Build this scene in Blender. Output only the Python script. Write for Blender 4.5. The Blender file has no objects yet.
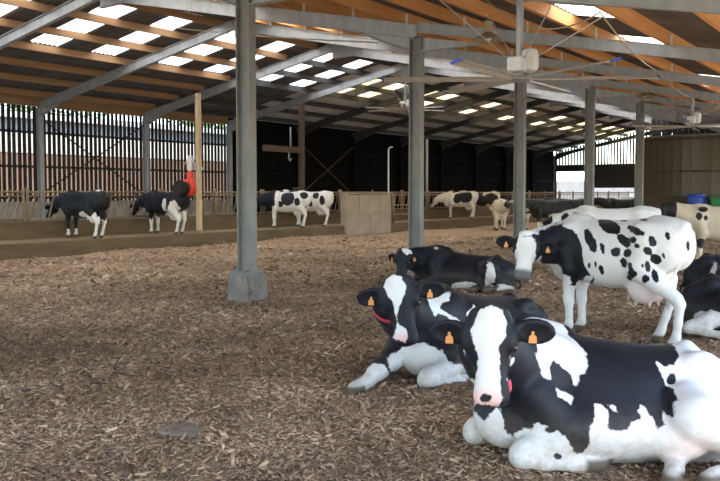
import bpy, bmesh, math, random
import numpy as np
from mathutils import Vector, Matrix

# ------------------------------------------------------------------ camera, sky, sun, exposure
SC = bpy.context.scene
COL = SC.collection
BAY = 5.3                                  # frame spacing along the barn (world X); world Y runs across it
EYE, FPX, HORIZON = 1.68, 874.0, 193.0
YAW = math.atan(584 / FPX)
PITCH = math.atan((240.5 - HORIZON) / FPX)
cam_d = bpy.data.cameras.new('camera'); cam = bpy.data.objects.new('camera', cam_d); COL.objects.link(cam)
cam_d.sensor_width = 36.0; cam_d.lens = FPX / 720 * 36.0; cam_d.clip_end = 500
cam.location = (0, 0, EYE)
cam.rotation_euler = (math.pi / 2 - PITCH, 0, YAW - math.pi / 2)
SC.camera = cam

world = bpy.data.worlds.new('sky'); SC.world = world; world.use_nodes = True
wn = world.node_tree.nodes; wl = world.node_tree.links
sky = wn.new('ShaderNodeTexSky'); sky.sky_type = 'NISHITA'; sky.sun_disc = False
SUN_EL, SUN_AZ = math.radians(50), math.radians(-112)     # azimuth of the direction towards the sun, from +X
sky.sun_elevation = SUN_EL; sky.sun_rotation = math.pi / 2 - SUN_AZ
sky.air_density = 1.0; sky.dust_density = .6; sky.ozone_density = 1.6
wl.new(sky.outputs[0], wn['Background'].inputs[0]); wn['Background'].inputs[1].default_value = 0.42

sun_d = bpy.data.lights.new('sun', 'SUN'); sun = bpy.data.objects.new('sun', sun_d); COL.objects.link(sun)
sun_d.energy = 11.0; sun_d.color = (1.0, .88, .70); sun_d.angle = math.radians(.6)
sv = Vector((math.cos(SUN_EL) * math.cos(SUN_AZ), math.cos(SUN_EL) * math.sin(SUN_AZ), math.sin(SUN_EL)))
sun.rotation_euler = sv.to_track_quat('Z', 'Y').to_euler()

SC.view_settings.view_transform = 'Standard'; SC.view_settings.look = 'None'
SC.view_settings.gamma = 1.0; SC.view_settings.use_curve_mapping = False
SC.view_settings.exposure = 1.16

# ------------------------------------------------------------------ helpers
rng = random.Random(7); nrg = np.random.default_rng(11)

def tag(o, label=None, cat=None, group=None, kind=None):
    if label: o['label'] = label
    if cat: o['category'] = cat
    if group: o['group'] = group
    if kind: o['kind'] = kind
    return o

def empty(name, loc=(0, 0, 0), rz=0.0, parent=None):
    o = bpy.data.objects.new(name, None); COL.objects.link(o)
    o.location = loc; o.rotation_euler = (0, 0, rz); o.empty_display_size = .2
    if parent: o.parent = parent
    return o

def link(name, me, mat=None, parent=None, smooth=False):
    if mat is not None and not me.materials: me.materials.append(mat)
    if smooth: me.polygons.foreach_set('use_smooth', [True] * len(me.polygons))
    o = bpy.data.objects.new(name, me); COL.objects.link(o)
    if parent: o.parent = parent
    return o

class MB:
    """collects solids, then becomes ONE mesh object"""
    def __init__(s): s.v = []; s.f = []
    def add(s, v, f):
        n = len(s.v); s.v += [tuple(p) for p in v]; s.f += [tuple(i + n for i in q) for q in f]; return s
    def box(s, lo, hi):
        (a, b, c), (d, e, f) = lo, hi
        return s.add([(a,b,c),(d,b,c),(d,e,c),(a,e,c),(a,b,f),(d,b,f),(d,e,f),(a,e,f)],
                     [(0,3,2,1),(4,5,6,7),(0,1,5,4),(1,2,6,5),(2,3,7,6),(3,0,4,7)])
    def cbox(s, lo, hi, b=.01):
        """box with chamfered edges"""
        bm = bmesh.new(); bmesh.ops.create_cube(bm, size=1)
        for v in bm.verts: v.co = Vector([lo[i] + (v.co[i] + .5) * (hi[i] - lo[i]) for i in range(3)])
        bmesh.ops.bevel(bm, geom=bm.edges[:], offset=b, segments=1, affect='EDGES')
        bm.verts.ensure_lookup_table(); bm.verts.index_update()
        s.add([v.co[:] for v in bm.verts], [[v.index for v in f.verts] for f in bm.faces]); bm.free(); return s
    def prism(s, prof, a, b, x, y):
        """2-D profile swept from a to b, x and y the profile axes"""
        a, b, x, y = (Vector(q) for q in (a, b, x, y)); n = len(prof)
        v = [a + x * p + y * q for p, q in prof] + [b + x * p + y * q for p, q in prof]
        f = [tuple(range(n))[::-1], tuple(range(n, 2 * n))] + [(i, (i + 1) % n, n + (i + 1) % n, n + i) for i in range(n)]
        if (b - a).dot(x.cross(y)) < 0: f = [q[::-1] for q in f]
        return s.add(v, f)
    def bar(s, a, b, w, h, upv=(0, 0, 1)):
        a, b = Vector(a), Vector(b); d = (b - a).normalized(); x = d.cross(Vector(upv))
        if x.length < 1e-4: x = d.cross(Vector((1, 0, 0)))
        x.normalize(); y = x.cross(d)
        return s.prism([(-w/2,-h/2),(w/2,-h/2),(w/2,h/2),(-w/2,h/2)], a, b, x, y)
    def tube(s, pts, r, n=8, cap=True):
        pts = [Vector(p) for p in pts]; rs = r if isinstance(r, (list, tuple)) else [r] * len(pts); rings = []
        x = None
        for i, p in enumerate(pts):
            d = (pts[min(i + 1, len(pts) - 1)] - pts[max(i - 1, 0)]).normalized()
            if x is None:
                x = d.cross(Vector((0, 0, 1)))
                if x.length < 1e-3: x = d.cross(Vector((1, 0, 0)))
            x = (x - d * x.dot(d)).normalized(); y = d.cross(x)
            rings.append([p + (x * math.cos(6.28318 * k / n) + y * math.sin(6.28318 * k / n)) * rs[i] for k in range(n)])
        v = [q for g in rings for q in g]
        f = [(i*n + k, i*n + (k+1) % n, (i+1)*n + (k+1) % n, (i+1)*n + k) for i in range(len(pts) - 1) for k in range(n)]
        if cap: f += [tuple(range(n))[::-1], tuple(range(len(v) - n, len(v)))]
        return s.add(v, f)
    def lathe(s, prof, c=(0, 0, 0), n=20, ax=(0, 0, 1)):
        """profile of (radius, height) turned about ax through c"""
        ax = Vector(ax).normalized(); x = ax.orthogonal().normalized(); y = ax.cross(x); c = Vector(c)
        v = [c + ax * h + (x * math.cos(6.28318 * k / n) + y * math.sin(6.28318 * k / n)) * max(r, 1e-4) for r, h in prof for k in range(n)]
        f = [(i*n + k, i*n + (k+1) % n, (i+1)*n + (k+1) % n, (i+1)*n + k) for i in range(len(prof) - 1) for k in range(n)]
        f += [tuple(range(n))[::-1], tuple(range(len(v) - n, len(v)))]
        return s.add(v, f)
    def mesh(s, name):
        me = bpy.data.meshes.new(name); me.from_pydata(s.v, [], s.f); me.update(); return me
    def build(s, name, mat, parent=None, smooth=False): return link(name, s.mesh(name), mat, parent, smooth)

def shade_auto(o, ang=35):
    me = o.data; bm = bmesh.new(); bm.from_mesh(me); bmesh.ops.recalc_face_normals(bm, faces=bm.faces)
    for e in bm.edges: e.smooth = len(e.link_faces) == 2 and e.calc_face_angle(0) < math.radians(ang)
    for f in bm.faces: f.smooth = True
    bm.to_mesh(me); bm.free(); return o

# ------------------------------------------------------------------ materials
class Mat:
    def __init__(s, name, rough=.7, metal=0.0, spec=.4):
        s.m = bpy.data.materials.new(name); s.m.use_nodes = True; s.t = s.m.node_tree; s.n = s.t.nodes; s.l = s.t.links
        s.b = s.n['Principled BSDF']; s.b.inputs['Roughness'].default_value = rough; s.b.inputs['Metallic'].default_value = metal
        s.b.inputs['Specular IOR Level'].default_value = spec
    def new(s, t, **k):
        n = s.n.new(t)
        for a, v in k.items(): setattr(n, a, v)
        return n
    def put(s, sock, v):
        if hasattr(v, 'is_linked') or isinstance(v, bpy.types.NodeSocket): s.l.new(v, sock)
        else: sock.default_value = v
    def coords(s, kind='Object', scale=(1, 1, 1)):
        c = s.new('ShaderNodeTexCoord'); m = s.new('ShaderNodeMapping'); s.l.new(c.outputs[kind], m.inputs[0]); m.inputs['Scale'].default_value = scale
        return m.outputs[0]
    def geo(s, scale=(1, 1, 1)):
        c = s.new('ShaderNodeNewGeometry'); m = s.new('ShaderNodeMapping'); s.l.new(c.outputs['Position'], m.inputs[0]); m.inputs['Scale'].default_value = scale
        return m.outputs[0]
    def noise(s, vec, scale, detail=4, rough=.55, out='Fac'):
        n = s.new('ShaderNodeTexNoise'); s.l.new(vec, n.inputs['Vector']); n.inputs['Scale'].default_value = scale
        n.inputs['Detail'].default_value = detail; n.inputs['Roughness'].default_value = rough; return n.outputs[out]
    def ramp(s, fac, stops, interp='LINEAR'):
        r = s.new('ShaderNodeValToRGB'); s.put(r.inputs[0], fac); r.color_ramp.interpolation = interp
        e = r.color_ramp.elements
        while len(e) < len(stops): e.new(.5)
        for q, (p, c) in zip(e, stops): q.position = p; q.color = (*c, 1) if len(c) == 3 else c
        return r.outputs[0]
    def mix(s, f, a, b, mode='MIX'):
        m = s.new('ShaderNodeMix', data_type='RGBA', blend_type=mode); s.put(m.inputs[0], f)
        s.put(m.inputs[6], (*a, 1) if isinstance(a, tuple) and len(a) == 3 else a); s.put(m.inputs[7], (*b, 1) if isinstance(b, tuple) and len(b) == 3 else b)
        return m.outputs[2]
    def math(s, op, a, b=0.0, c=0.0, clamp=False):
        m = s.new('ShaderNodeMath', operation=op, use_clamp=clamp)
        for i, v in enumerate((a, b, c)): s.put(m.inputs[i], v)
        return m.outputs[0]
    def attr(s, name, out='Fac'):
        a = s.new('ShaderNodeAttribute', attribute_name=name); return a.outputs[out]
    def color(s, v): s.put(s.b.inputs['Base Color'], (*v, 1) if isinstance(v, tuple) and len(v) == 3 else v); return s
    def bump(s, h, strength=.3, dist=.01):
        b = s.new('ShaderNodeBump'); s.put(b.inputs['Height'], h); b.inputs['Strength'].default_value = strength; b.inputs['Distance'].default_value = dist
        s.l.new(b.outputs[0], s.b.inputs['Normal']); return s

def mottled(name, a, b, scale=3.0, rough=.75, metal=0.0, stretch=(1, 1, 1), bump=.2, dist=.01, spots=None, spec=.35):
    """two-tone mottled surface with fine relief and optional stain colour"""
    m = Mat(name, rough, metal, spec); v = m.coords('Object', stretch)
    n = m.noise(v, scale, 6, .6); c = m.mix(m.ramp(n, [(.3, (0, 0, 0)), (.7, (1, 1, 1))]), a, b)
    if spots:
        c = m.mix(m.ramp(m.noise(v, scale * 1.7, 5, .65), [(spots[1], (0, 0, 0)), (spots[1] + .1, (1, 1, 1))]), c, spots[0])
    m.color(c); m.bump(m.noise(v, scale * 9, 4), bump, dist); return m.m
# ------------------------------------------------------------------ materials of the place
M_STEEL = mottled('galvanised_steel', (.30, .32, .33), (.42, .44, .45), 5, .5, .35, (1, 1, .3), .12, .003, ((.20, .15, .11), .70))
M_STEEL_D = mottled('weathered_column_steel', (.18, .18, .17), (.28, .28, .262), 4, .6, .15, (1, 1, .35), .15, .004, ((.17, .10, .06), .72))
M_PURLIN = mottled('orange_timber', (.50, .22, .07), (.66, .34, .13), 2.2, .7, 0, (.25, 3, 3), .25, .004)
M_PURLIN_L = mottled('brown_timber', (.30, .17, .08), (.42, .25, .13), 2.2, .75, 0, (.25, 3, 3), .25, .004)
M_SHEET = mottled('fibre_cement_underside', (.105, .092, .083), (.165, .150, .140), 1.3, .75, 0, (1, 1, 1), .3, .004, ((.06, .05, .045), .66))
M_SHEET_LIT = mottled('lit_grey_fibre_cement', (.70, .68, .66), (.80, .78, .76), 1.3, .32, 0, (1, 1, 1), .2, .003, None, .6)  # grey sheets of the far left slope, light put into their colour
M_BOARD = mottled('dark_weathered_board', (.018, .018, .021), (.036, .034, .033), 3, .8, 0, (3, 3, .4), .3, .005)
M_CLAD = mottled('black_steel_cladding', (.005, .005, .005), (.009, .0085, .008), 2, .9, 0, (2, 2, .4), .1, .003, None, .08)
M_CONC = mottled('stained_concrete', (.24, .215, .18), (.36, .33, .29), 2.2, .85, 0, (1, 1, 1), .35, .01, ((.15, .12, .085), .58))
M_BLOCK = mottled('beige_concrete_block', (.25, .205, .15), (.34, .285, .215), 1.8, .9, 0, (1, 1, 1), .4, .008, ((.30, .24, .17), .66))
M_MORTAR = mottled('mortar', (.26, .22, .17), (.32, .28, .22), 6, .95)
M_KERB = mottled('dung_stained_kerb', (.085, .058, .029), (.145, .102, .055), 1.8, .85, 0, (.5, 2, 2), .4, .01)
M_ALLEY = mottled('dung_covered_alley', (.21, .145, .075), (.32, .225, .125), .9, .7, 0, (1, 1, 1), .4, .01)
M_RUST = mottled('rusty_tube', (.19, .135, .078), (.29, .215, .135), 6, .75, .1, (1, 1, .5), .2, .003)
M_POST = mottled('pale_timber_post', (.42, .31, .19), (.56, .43, .28), 2.5, .8, 0, (3, 3, .2), .35, .006)
M_POST_D = mottled('dark_brown_post', (.055, .038, .025), (.09, .062, .042), 3, .8, 0, (3, 3, .3), .3, .005)
M_RED = mottled('brush_red', (.62, .045, .03), (.72, .07, .04), 5, .5)
M_BRISTLE = mottled('black_bristle', (.015, .012, .012), (.05, .04, .035), 40, .9, 0, (1, 1, 1), .8, .02)
M_WHITE = mottled('white_casing', (.66, .67, .67), (.74, .75, .74), 4, .45)
M_BLADE = mottled('fan_blade_grey', (.46, .43, .38), (.56, .53, .48), 3, .5, .1)
M_BLUE = Mat('blue_plastic', .5).color((.03, .08, .42)).m
M_GREEN = Mat('green_plastic', .5).color((.02, .20, .07)).m
M_LAMP = mottled('dusty_lamp_housing', (.30, .22, .14), (.40, .31, .21), 8, .6)
M_ROPE = Mat('cable', .7).color((.42, .36, .28)).m
M_WIRE = Mat('steel_wire', .4, .6).color((.5, .5, .5)).m
M_GRASS = mottled('outside_ground', (.20, .20, .17), (.30, .29, .25), .5, .95)
M_STEEL_SHADE = mottled('shaded_steel', (.045, .045, .046), (.07, .07, .07), 3, .6)  # shade of the far roof painted into rafters and purlins
M_TANK = None

def skylight_mat(name, tint):
    m = Mat(name, .5); n, l = m.n, m.l
    t = n.new('ShaderNodeBsdfTranslucent'); d = n.new('ShaderNodeBsdfDiffuse'); x = n.new('ShaderNodeMixShader')
    v = m.coords('Object'); c = m.mix(m.ramp(m.noise(v, 1.2, 4), [(.35, (0, 0, 0)), (.7, (1, 1, 1))]), tint, tuple(q * .86 for q in tint))
    l.new(c, t.inputs[0]); l.new(c, d.inputs[0]); x.inputs[0].default_value = .15
    l.new(t.outputs[0], x.inputs[1]); l.new(d.outputs[0], x.inputs[2]); l.new(x.outputs[0], n['Material Output'].inputs[0]); return m.m
M_SKYL = skylight_mat('clear_skylight', (.90, .91, .90)); M_SKYL_Y = skylight_mat('yellowed_skylight', (.62, .50, .27))

# ------------------------------------------------------------------ setting out
DR, DW = 1.72 * BAY, 5.42 * BAY                     # column row, left wall
DG = (DR + DW) / 2; ZE, ZR = 4.98, 6.98; SL = (ZR - ZE) / (DW - DG)
D0 = -1.6                                           # open eave behind the camera
K0, K1 = -5, 10
fr = lambda k: (3.97 + k) * BAY
ZL, SLL = 5.03, .185                               # lean-to over the camera: height at the column row, slope
zr = lambda y: ZR - SL * abs(y - DG) if y >= DR else ZL - SLL * (DR - y)   # rafter centre line
OFF = .15 + .22                                     # sheets above it
HAV = []

# ------------------------------------------------------------------ ground
X0, X1 = fr(K0), fr(K1)
def fbm(x, y, seed, octs=((.35, .045), (.9, .025), (2.3, .014), (5.5, .008))):
    r = np.random.default_rng(seed); z = np.zeros_like(x)
    for f, a in octs:
        for _ in range(4):
            t = r.uniform(0, 6.28); p = r.uniform(0, 6.28); z += a * .5 * np.sin(f * 2.2 * (x * np.cos(t) + y * np.sin(t)) + p + .8 * np.sin(f * 1.3 * (x * np.sin(t) - y * np.cos(t)) + p * 2))
    return z
def ground_z(x, y): return np.asarray(fbm(np.asarray(x, float), np.asarray(y, float), 3)) * .75 - .01

def litter_mat():
    m = Mat('litter', .95, 0, .12); p = m.geo(); 
    big = m.noise(p, .35, 4, .6); fine = m.noise(p, 26, 6, .7); mid = m.noise(p, 5, 5, .65)
    a = m.mix(m.ramp(fine, [(.28, (0, 0, 0)), (.72, (1, 1, 1))]), (.25, .165, .10), (.68, .47, .29))
    b = m.mix(m.ramp(mid, [(.35, (0, 0, 0)), (.65, (1, 1, 1))]), a, (.28, .188, .122))
    c = m.mix(m.math('MULTIPLY', m.ramp(big, [(.40, (0, 0, 0)), (.62, (1, 1, 1))]), .5), b, a)
    m.color(c); m.bump(m.math('ADD', fine, m.math('MULTIPLY', m.noise(p, 70, 3), .6)), .8, .03); return m.m
nx, ny = 300, 130
gx = np.linspace(X0 - 1, X1, nx); gy = np.linspace(-1.7, 19.84, ny)
GX, GY = np.meshgrid(gx, gy, indexing='ij'); GZ = ground_z(GX, GY)
me = bpy.data.meshes.new('floor')
q = np.arange(nx * ny).reshape(nx, ny)
me.from_pydata(np.stack([GX, GY, GZ], -1).reshape(-1, 3).tolist(), [], np.stack([q[:-1, :-1], q[1:, :-1], q[1:, 1:], q[:-1, 1:]], -1).reshape(-1, 4).tolist())
tag(link('floor', me, litter_mat(), None, True), 'brown wood chip bedding covering the barn floor', 'floor', kind='structure')

def chips():
    """loose wood chips lying on the litter: dense near the camera, larger and sparser further off"""
    r = np.random.default_rng(5); fx, fy = math.cos(YAW), math.sin(YAW); P = []
    for z0, z1, dens, size in ((4.2, 7.0, 2100, .68), (7.0, 10.0, 1250, .82), (10, 15, 480, 1.1), (15, 23, 160, 1.5), (23, 34, 45, 1.9)):
        n = int(dens * (z1 - z0) * (z0 + z1) * .5 * 1.08)
        Z = np.sqrt(r.uniform(z0 * z0, z1 * z1, n)); X = Z * r.uniform(-.54, .54, n)
        P.append(np.stack([Z * fx + X * fy, Z * fy - X * fx, np.full(n, size)], 1))
    P = np.concatenate(P); P = P[(P[:, 1] < 19.7) & (P[:, 1] > -1.6) & (P[:, 0] < 60)]
    n = len(P); L = r.gamma(3.2, .011, n) * P[:, 2] + .012; W = L * r.uniform(.18, .55, n); T = r.uniform(.002, .006, n) * P[:, 2]
    a = r.uniform(0, 6.283, n); ti = r.normal(0, .28, n); ro = r.normal(0, .45, n)
    ex = np.stack([np.cos(a) * np.cos(ti), np.sin(a) * np.cos(ti), np.sin(ti)], 1); ey0 = np.stack([-np.sin(a), np.cos(a), np.zeros(n)], 1)
    ez0 = np.cross(ex, ey0); ey = ey0 * np.cos(ro)[:, None] + ez0 * np.sin(ro)[:, None]; ez = np.cross(ex, ey)
    c = np.stack([P[:, 0], P[:, 1], ground_z(P[:, 0], P[:, 1]) + .004 + np.abs(np.sin(ti)) * L * .35 + np.abs(np.sin(ro)) * W * .35 + r.uniform(0, .010, n)], 1)
    k = r.uniform(.35, 1.0, (n, 4))
    cor = []
    for sz in (-1, 1):
        for i, (sx, sy) in enumerate(((-1, -1), (1, -1), (1, 1), (-1, 1))):
            cor.append(c + ex * (L * .5 * sx)[:, None] + ey * (W * .5 * sy * k[:, i])[:, None] + ez * (T * .5 * sz)[:, None])
    V = np.stack(cor, 1).reshape(-1, 3)
    b = (np.arange(n) * 8)[:, None, None]; F = (b + np.array([(4,5,6,7),(0,1,5,4),(1,2,6,5),(2,3,7,6),(3,0,4,7)])[None]).reshape(-1, 4)
    me = bpy.data.meshes.new('wood_chips'); me.vertices.add(len(V)); me.vertices.foreach_set('co', V.astype(np.float32).ravel())
    me.loops.add(F.size); me.loops.foreach_set('vertex_index', F.astype(np.int32).ravel()); me.polygons.add(len(F))
    me.polygons.foreach_set('loop_start', np.arange(0, F.size, 4, dtype=np.int32)); me.polygons.foreach_set('loop_total', np.full(len(F), 4, np.int32)); me.update(calc_edges=True)
    me.attributes.new('tone', 'FLOAT', 'POINT').data.foreach_set('value', np.repeat(r.beta(1.6, 2.6, n), 8).astype(np.float32))
    m = Mat('wood_chip', .85, 0, .2)
    c = m.ramp(m.attr('tone'), [(0, (.11, .078, .058)), (.25, (.37, .252, .163)), (.5, (.64, .44, .272)), (.78, (.78, .57, .37)), (1, (.86, .73, .56))])
    damp = m.ramp(m.noise(m.geo(), .42, 4, .6), [(.38, (.54, .51, .49)), (.62, (1, 1, 1))]); m.color(m.mix(1.0, c, damp, 'MULTIPLY'))

    tag(link('wood_chip_litter', me, m.m), 'loose scattered wood chips lying over the barn floor', 'wood chips', kind='stuff')
chips()

m = MB(); m.box((-60, -80, -.16), (160, 120, -.13)); tag(m.build('ground', M_GRASS), 'bright bare yard ground outside the barn', 'ground', kind='structure')

# raised feeding alley on the left with its kerbs and the feed passage behind
KX1 = 28.7
m = MB(); m.box((X0 - 1, 20.05, -.12), (X1, 22.1, .34)); tag(m.build('floor_alley', M_ALLEY), 'brown dung covered feeding alley', 'alley', kind='structure')
m = MB(); m.cbox((X0 - 1, 19.83, -.1), (X1, 20.07, .375), .015); tag(m.build('trim_1', M_KERB), 'low dark brown concrete kerb along the bedding', 'kerb', kind='structure')
m = MB(); m.cbox((X0 - 1, 22.08, 0), (X1, 22.32, .85), .015); tag(m.build('trim_2', M_KERB), 'brown concrete feed kerb under the metal feed barrier', 'kerb', kind='structure')
m = MB(); m.box((X0 - 1, 22.32, -.1), (X1, DW - .1, .30)); tag(m.build('floor_passage', M_CONC), 'grey concrete feed passage behind the barrier', 'floor', kind='structure')

# ------------------------------------------------------------------ roof
ceiling = tag(empty('ceiling'), 'pitched barn roof with steel rafters timber purlins and skylights', 'ceiling', kind='structure')
I = lambda d, w, tf=.016, tw=.012: [(-w/2,-d/2),(w/2,-d/2),(w/2,-d/2+tf),(tw/2,-d/2+tf),(tw/2,d/2-tf),(w/2,d/2-tf),(w/2,d/2),(-w/2,d/2),(-w/2,d/2-tf),(-tw/2,d/2-tf),(-tw/2,-d/2+tf),(-w/2,-d/2+tf)]
ca = math.atan(SL)
cb = math.atan(SLL)
mR = MB(); mR.prism(I(.30, .15), (0, DR, ZE), (0, DG, ZR), (1, 0, 0), (0, -math.sin(ca), math.cos(ca)))
mN = MB(); mN.prism(I(.21, .12), (0, D0, zr(D0) + .045), (0, DR, ZL + .045), (1, 0, 0), (0, -math.sin(cb), math.cos(cb))); mNm = mN.mesh('rafter_lean_to'); mNm.materials.append(M_STEEL)
for yy, sg in ((DR, 1), (DR, -1), (DG, -1)):        # haunches at the column and the ridge
    L = 1.5 if yy == DR else 1.0
    a = (0, yy + sg * .1, zr(yy + sg * .1) - .15); b = (0, yy + sg * L, zr(yy + sg * L) - .15)
    z2 = a[2] - (.28 if yy == DR else .22)
    mR.add([(-.006, a[1], a[2]), (-.006, b[1], b[2]), (-.006, a[1], z2), (.006, a[1], a[2]), (.006, b[1], b[2]), (.006, a[1], z2)], [(0,1,2),(3,5,4),(0,3,4,1),(1,4,5,2),(2,5,3,0)])
    mR.bar((0, a[1], z2), (0, b[1], b[2] - .008), .15, .014)
mRm = mR.mesh('rafter_near'); mRm.materials.append(M_STEEL)
mL = MB(); mL.prism(I(.30, .15), (0, DG, ZR), (0, DW, ZE), (1, 0, 0), (0, math.sin(ca), math.cos(ca)))
a = (0, DW - .1, zr(DW - .1) - .15); b = (0, DW - 1.4, zr(DW - 1.4) - .15); mL.bar((0, a[1], a[2] - .25), (0, b[1], b[2] - .008), .15, .014)
mL.add([(-.006, a[1], a[2]), (-.006, b[1], b[2]), (-.006, a[1], a[2] - .25), (.006, a[1], a[2]), (.006, b[1], b[2]), (.006, a[1], a[2] - .25)], [(0,1,2),(3,5,4),(0,3,4,1),(1,4,5,2),(2,5,3,0)])
mLm = mL.mesh('rafter_far'); mLm.materials.append(M_STEEL); mLd = mLm.copy(); mLd.materials[0] = M_STEEL_SHADE  # far frames: same rafter, darkened in colour for shade
PR = [2.73 + 1.335 * j for j in range(-3, 12)]; PR = [y for y in PR if y < DG - .1]
PL = [19.55 + 1.43 * j for j in range(7)]
cl = MB(); cl.box((-.04, -.008, -.13), (.04, .008, .07)); clm = cl.mesh('cleat'); clm.materials.append(M_WHITE)
for k in range(K0, K1 + 1):
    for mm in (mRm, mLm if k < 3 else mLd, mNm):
        o = link('rafter', mm, None, ceiling); o.location.x = fr(k)
        if mm in (mRm, mNm) and -4 <= k <= 3:
            for y in [q for q in PR if (q < DR) == (mm is mNm)]:
                c = link('cleat', clm, None, o); c.location = (0, y - .042, zr(y) + .15 + .11)
    if k < 6:
        p = MB(); p.box((-.01, -.19, -.17), (.01, .19, .17)); 
pur = MB(); pur.prism([(-.0375, -.11), (.0375, -.11), (.0375, .11), (-.0375, .11)], (0, 0, 0), (BAY * 3, 0, 0), (0, 1, 0), (0, 0, 1))
pr_a = pur.mesh('purlin'); pr_a.materials.append(M_PURLIN)
pur = MB(); pur.prism([(-.0375, -.11), (.0375, -.11), (.0375, .11), (-.0375, .11)], (0, 0, 0), (BAY * 3, 0, 0), (0, 1, 0), (0, 0, 1))
pr_b = pur.mesh('purlin'); pr_b.materials.append(M_PURLIN_L)
pr_c = pr_b.copy(); pr_c.materials[0] = M_STEEL_SHADE  # far left purlins, shade put into the colour
for k in range(K0, K1, 3):
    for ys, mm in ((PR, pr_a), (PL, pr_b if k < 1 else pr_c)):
        for y in ys:
            o = link('purlin', mm, None, ceiling); o.location = (fr(k), y, zr(y) + .15 + .11)
# corrugated sheets, one row of sheets per purlin gap and bay; skylights take their places in the rows
def sheet_mesh(name, spans, run, mat, amp=.026, pitch=.177):
    v = []; f = []
    for a, b in spans:
        n = max(2, int((b - a) / pitch * 5)); base = len(v)
        for i in range(n + 1):
            x = a + (b - a) * i / n; z = amp * math.cos(6.28318 * x / pitch)
            v += [(x, 0, z), (x, run, z)]
        f += [(base + 2*i, base + 2*i + 2, base + 2*i + 3, base + 2*i + 1) for i in range(n)]
    me = bpy.data.meshes.new(name); me.from_pydata(v, [], f); me.materials.append(mat); me.polygons.foreach_set('use_smooth', [True] * len(f)); me.update(); return me
def spans_without(holes):
    e = [0.]; 
    for a, b in sorted(holes): e += [a, b]
    e.append(BAY); return [(e[i], e[i+1]) for i in range(0, len(e), 2) if e[i+1] - e[i] > .02]
SK = {}
rowsR = [D0 - .3] + PR + [DG]; rowsL = [DG] + PL[:] + [DW + .35]
for side, rows in ((-1, rowsR), (1, rowsL)):
    cache = {}
    for j in range(len(rows) - 1):
        y0, y1 = rows[j], rows[j + 1]; an = math.atan((zr(y1) - zr(y0)) / (y1 - y0)); run = (y1 - y0) / math.cos(an) + .12
        for k in range(K0, K1):
            holes = []
            if side == 1 and j in ((1, 2, 3) if k < 2 else (2, 3)): holes = [(.27 * BAY, .27 * BAY + 1.0), (.71 * BAY, .71 * BAY + 1.0)]
            elif side == -1:
                if y0 < 4.6 < y1:
                    holes = [((c - k) * BAY - .52, (c - k) * BAY + .52) for c in [-1.31 + .63 * i for i in range(-5, 18)] if k + .1 < c < k + .9]
                elif j in (len(rows) - 3, len(rows) - 4, len(rows) - 5): holes = [(.27 * BAY, .27 * BAY + 1.0), (.71 * BAY, .71 * BAY + 1.0)]
            smat = M_SHEET_LIT if side == 1 and k >= 2 else M_SHEET  # far left sheets painted lighter to stand in for light
            key = (round(run, 3), tuple(round(h[0], 3) for h in holes), smat.name)
            if key not in cache: cache[key] = sheet_mesh('roof_sheet', spans_without(holes), run, smat)
            place = lambda o: (setattr(o, 'location', (fr(k), y0 - .06 * math.cos(ca), zr(y0) + (zr(y1) - zr(y0)) / (y1 - y0) * (-.06) + OFF + .03 + (.012 if j % 2 else 0))), setattr(o, 'rotation_euler', (an, 0, 0)))
            place(link('roof_sheet', cache[key], None, ceiling))
            for a, b in holes:
                mat = M_SKYL_Y if (side == 1 and k >= 2) else M_SKYL
                kk = (round(run, 3), round(a, 3), mat.name)
                if kk not in SK: SK[kk] = sheet_mesh('skylight', [(a - .03, b + .03)], run, mat)
                place(link('skylight', SK[kk], None, ceiling))
rc = MB(); rc.add([(X0, DG - .25, ZR + OFF - .02), (X1, DG - .25, ZR + OFF - .02), (X0, DG, ZR + OFF + .07), (X1, DG, ZR + OFF + .07), (X0, DG + .25, ZR + OFF - .02), (X1, DG + .25, ZR + OFF - .02)], [(0, 1, 3, 2), (2, 3, 5, 4)])
rc.build('ridge_cap', M_SHEET, ceiling)
for y, z in ((DG - .45, ZR - .02), (DG + .45, ZR - .02)): pass

# ------------------------------------------------------------------ steel columns of the middle row
CN = {-2: 'nearest weathered steel column standing on a square concrete footing', -1: 'steel column behind the black lying cow', 0: 'steel column behind the large white spotted standing cow head',
      1: 'steel column in front of the bright far opening, second farthest of the row', 2: 'farthest steel column of the row beside the dark round tank', -3: 'steel column of the row just outside the view', -4: 'steel column of the row beside the photographer',
      3: 'steel column hidden behind the round tank edge', 4: 'steel column standing far behind the round tank'}
cm = MB(); zt = zr(DR) - .10
cm.prism(I(.27, .165, .02, .014), (0, 0, .44), (0, 0, zt), (1, 0, 0), (0, 1, 0)); cmm = cm.mesh('shaft'); cmm.materials.append(M_STEEL_D)
cm = MB(); cm.prism(I(.27, .165, .02, .014), (0, 0, .03), (0, 0, zt), (1, 0, 0), (0, 1, 0)); cml = cm.mesh('shaft'); cml.materials.append(M_STEEL_D)
bp = MB(); bp.cbox((-.17, -.2, .44), (.17, .2, .46), .004); bpm = bp.mesh('base_plate'); bpm.materials.append(M_STEEL_D)
ft = bmesh.new(); bmesh.ops.create_cube(ft, size=1)
for v in ft.verts: v.co = Vector((v.co.x * (.44 if v.co.z > 0 else .50), v.co.y * (.44 if v.co.z > 0 else .50), (v.co.z + .5) * .62 - .18))
bmesh.ops.bevel(ft, geom=ft.edges[:], offset=.03, segments=2, affect='EDGES'); bmesh.ops.subdivide_edges(ft, edges=ft.edges[:], cuts=2, use_grid_fill=True)
for v in ft.verts: v.co += Vector((rng.uniform(-.006, .006), rng.uniform(-.006, .006), rng.uniform(-.006, .006)))
ftm = bpy.data.meshes.new('footing'); ft.to_mesh(ftm); ft.free(); ftm.materials.append(mottled('footing_concrete', (.15, .135, .115), (.27, .25, .22), 4, .9, 0, (1, 1, 1), .6, .02, ((.10, .08, .06), .58)))
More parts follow.
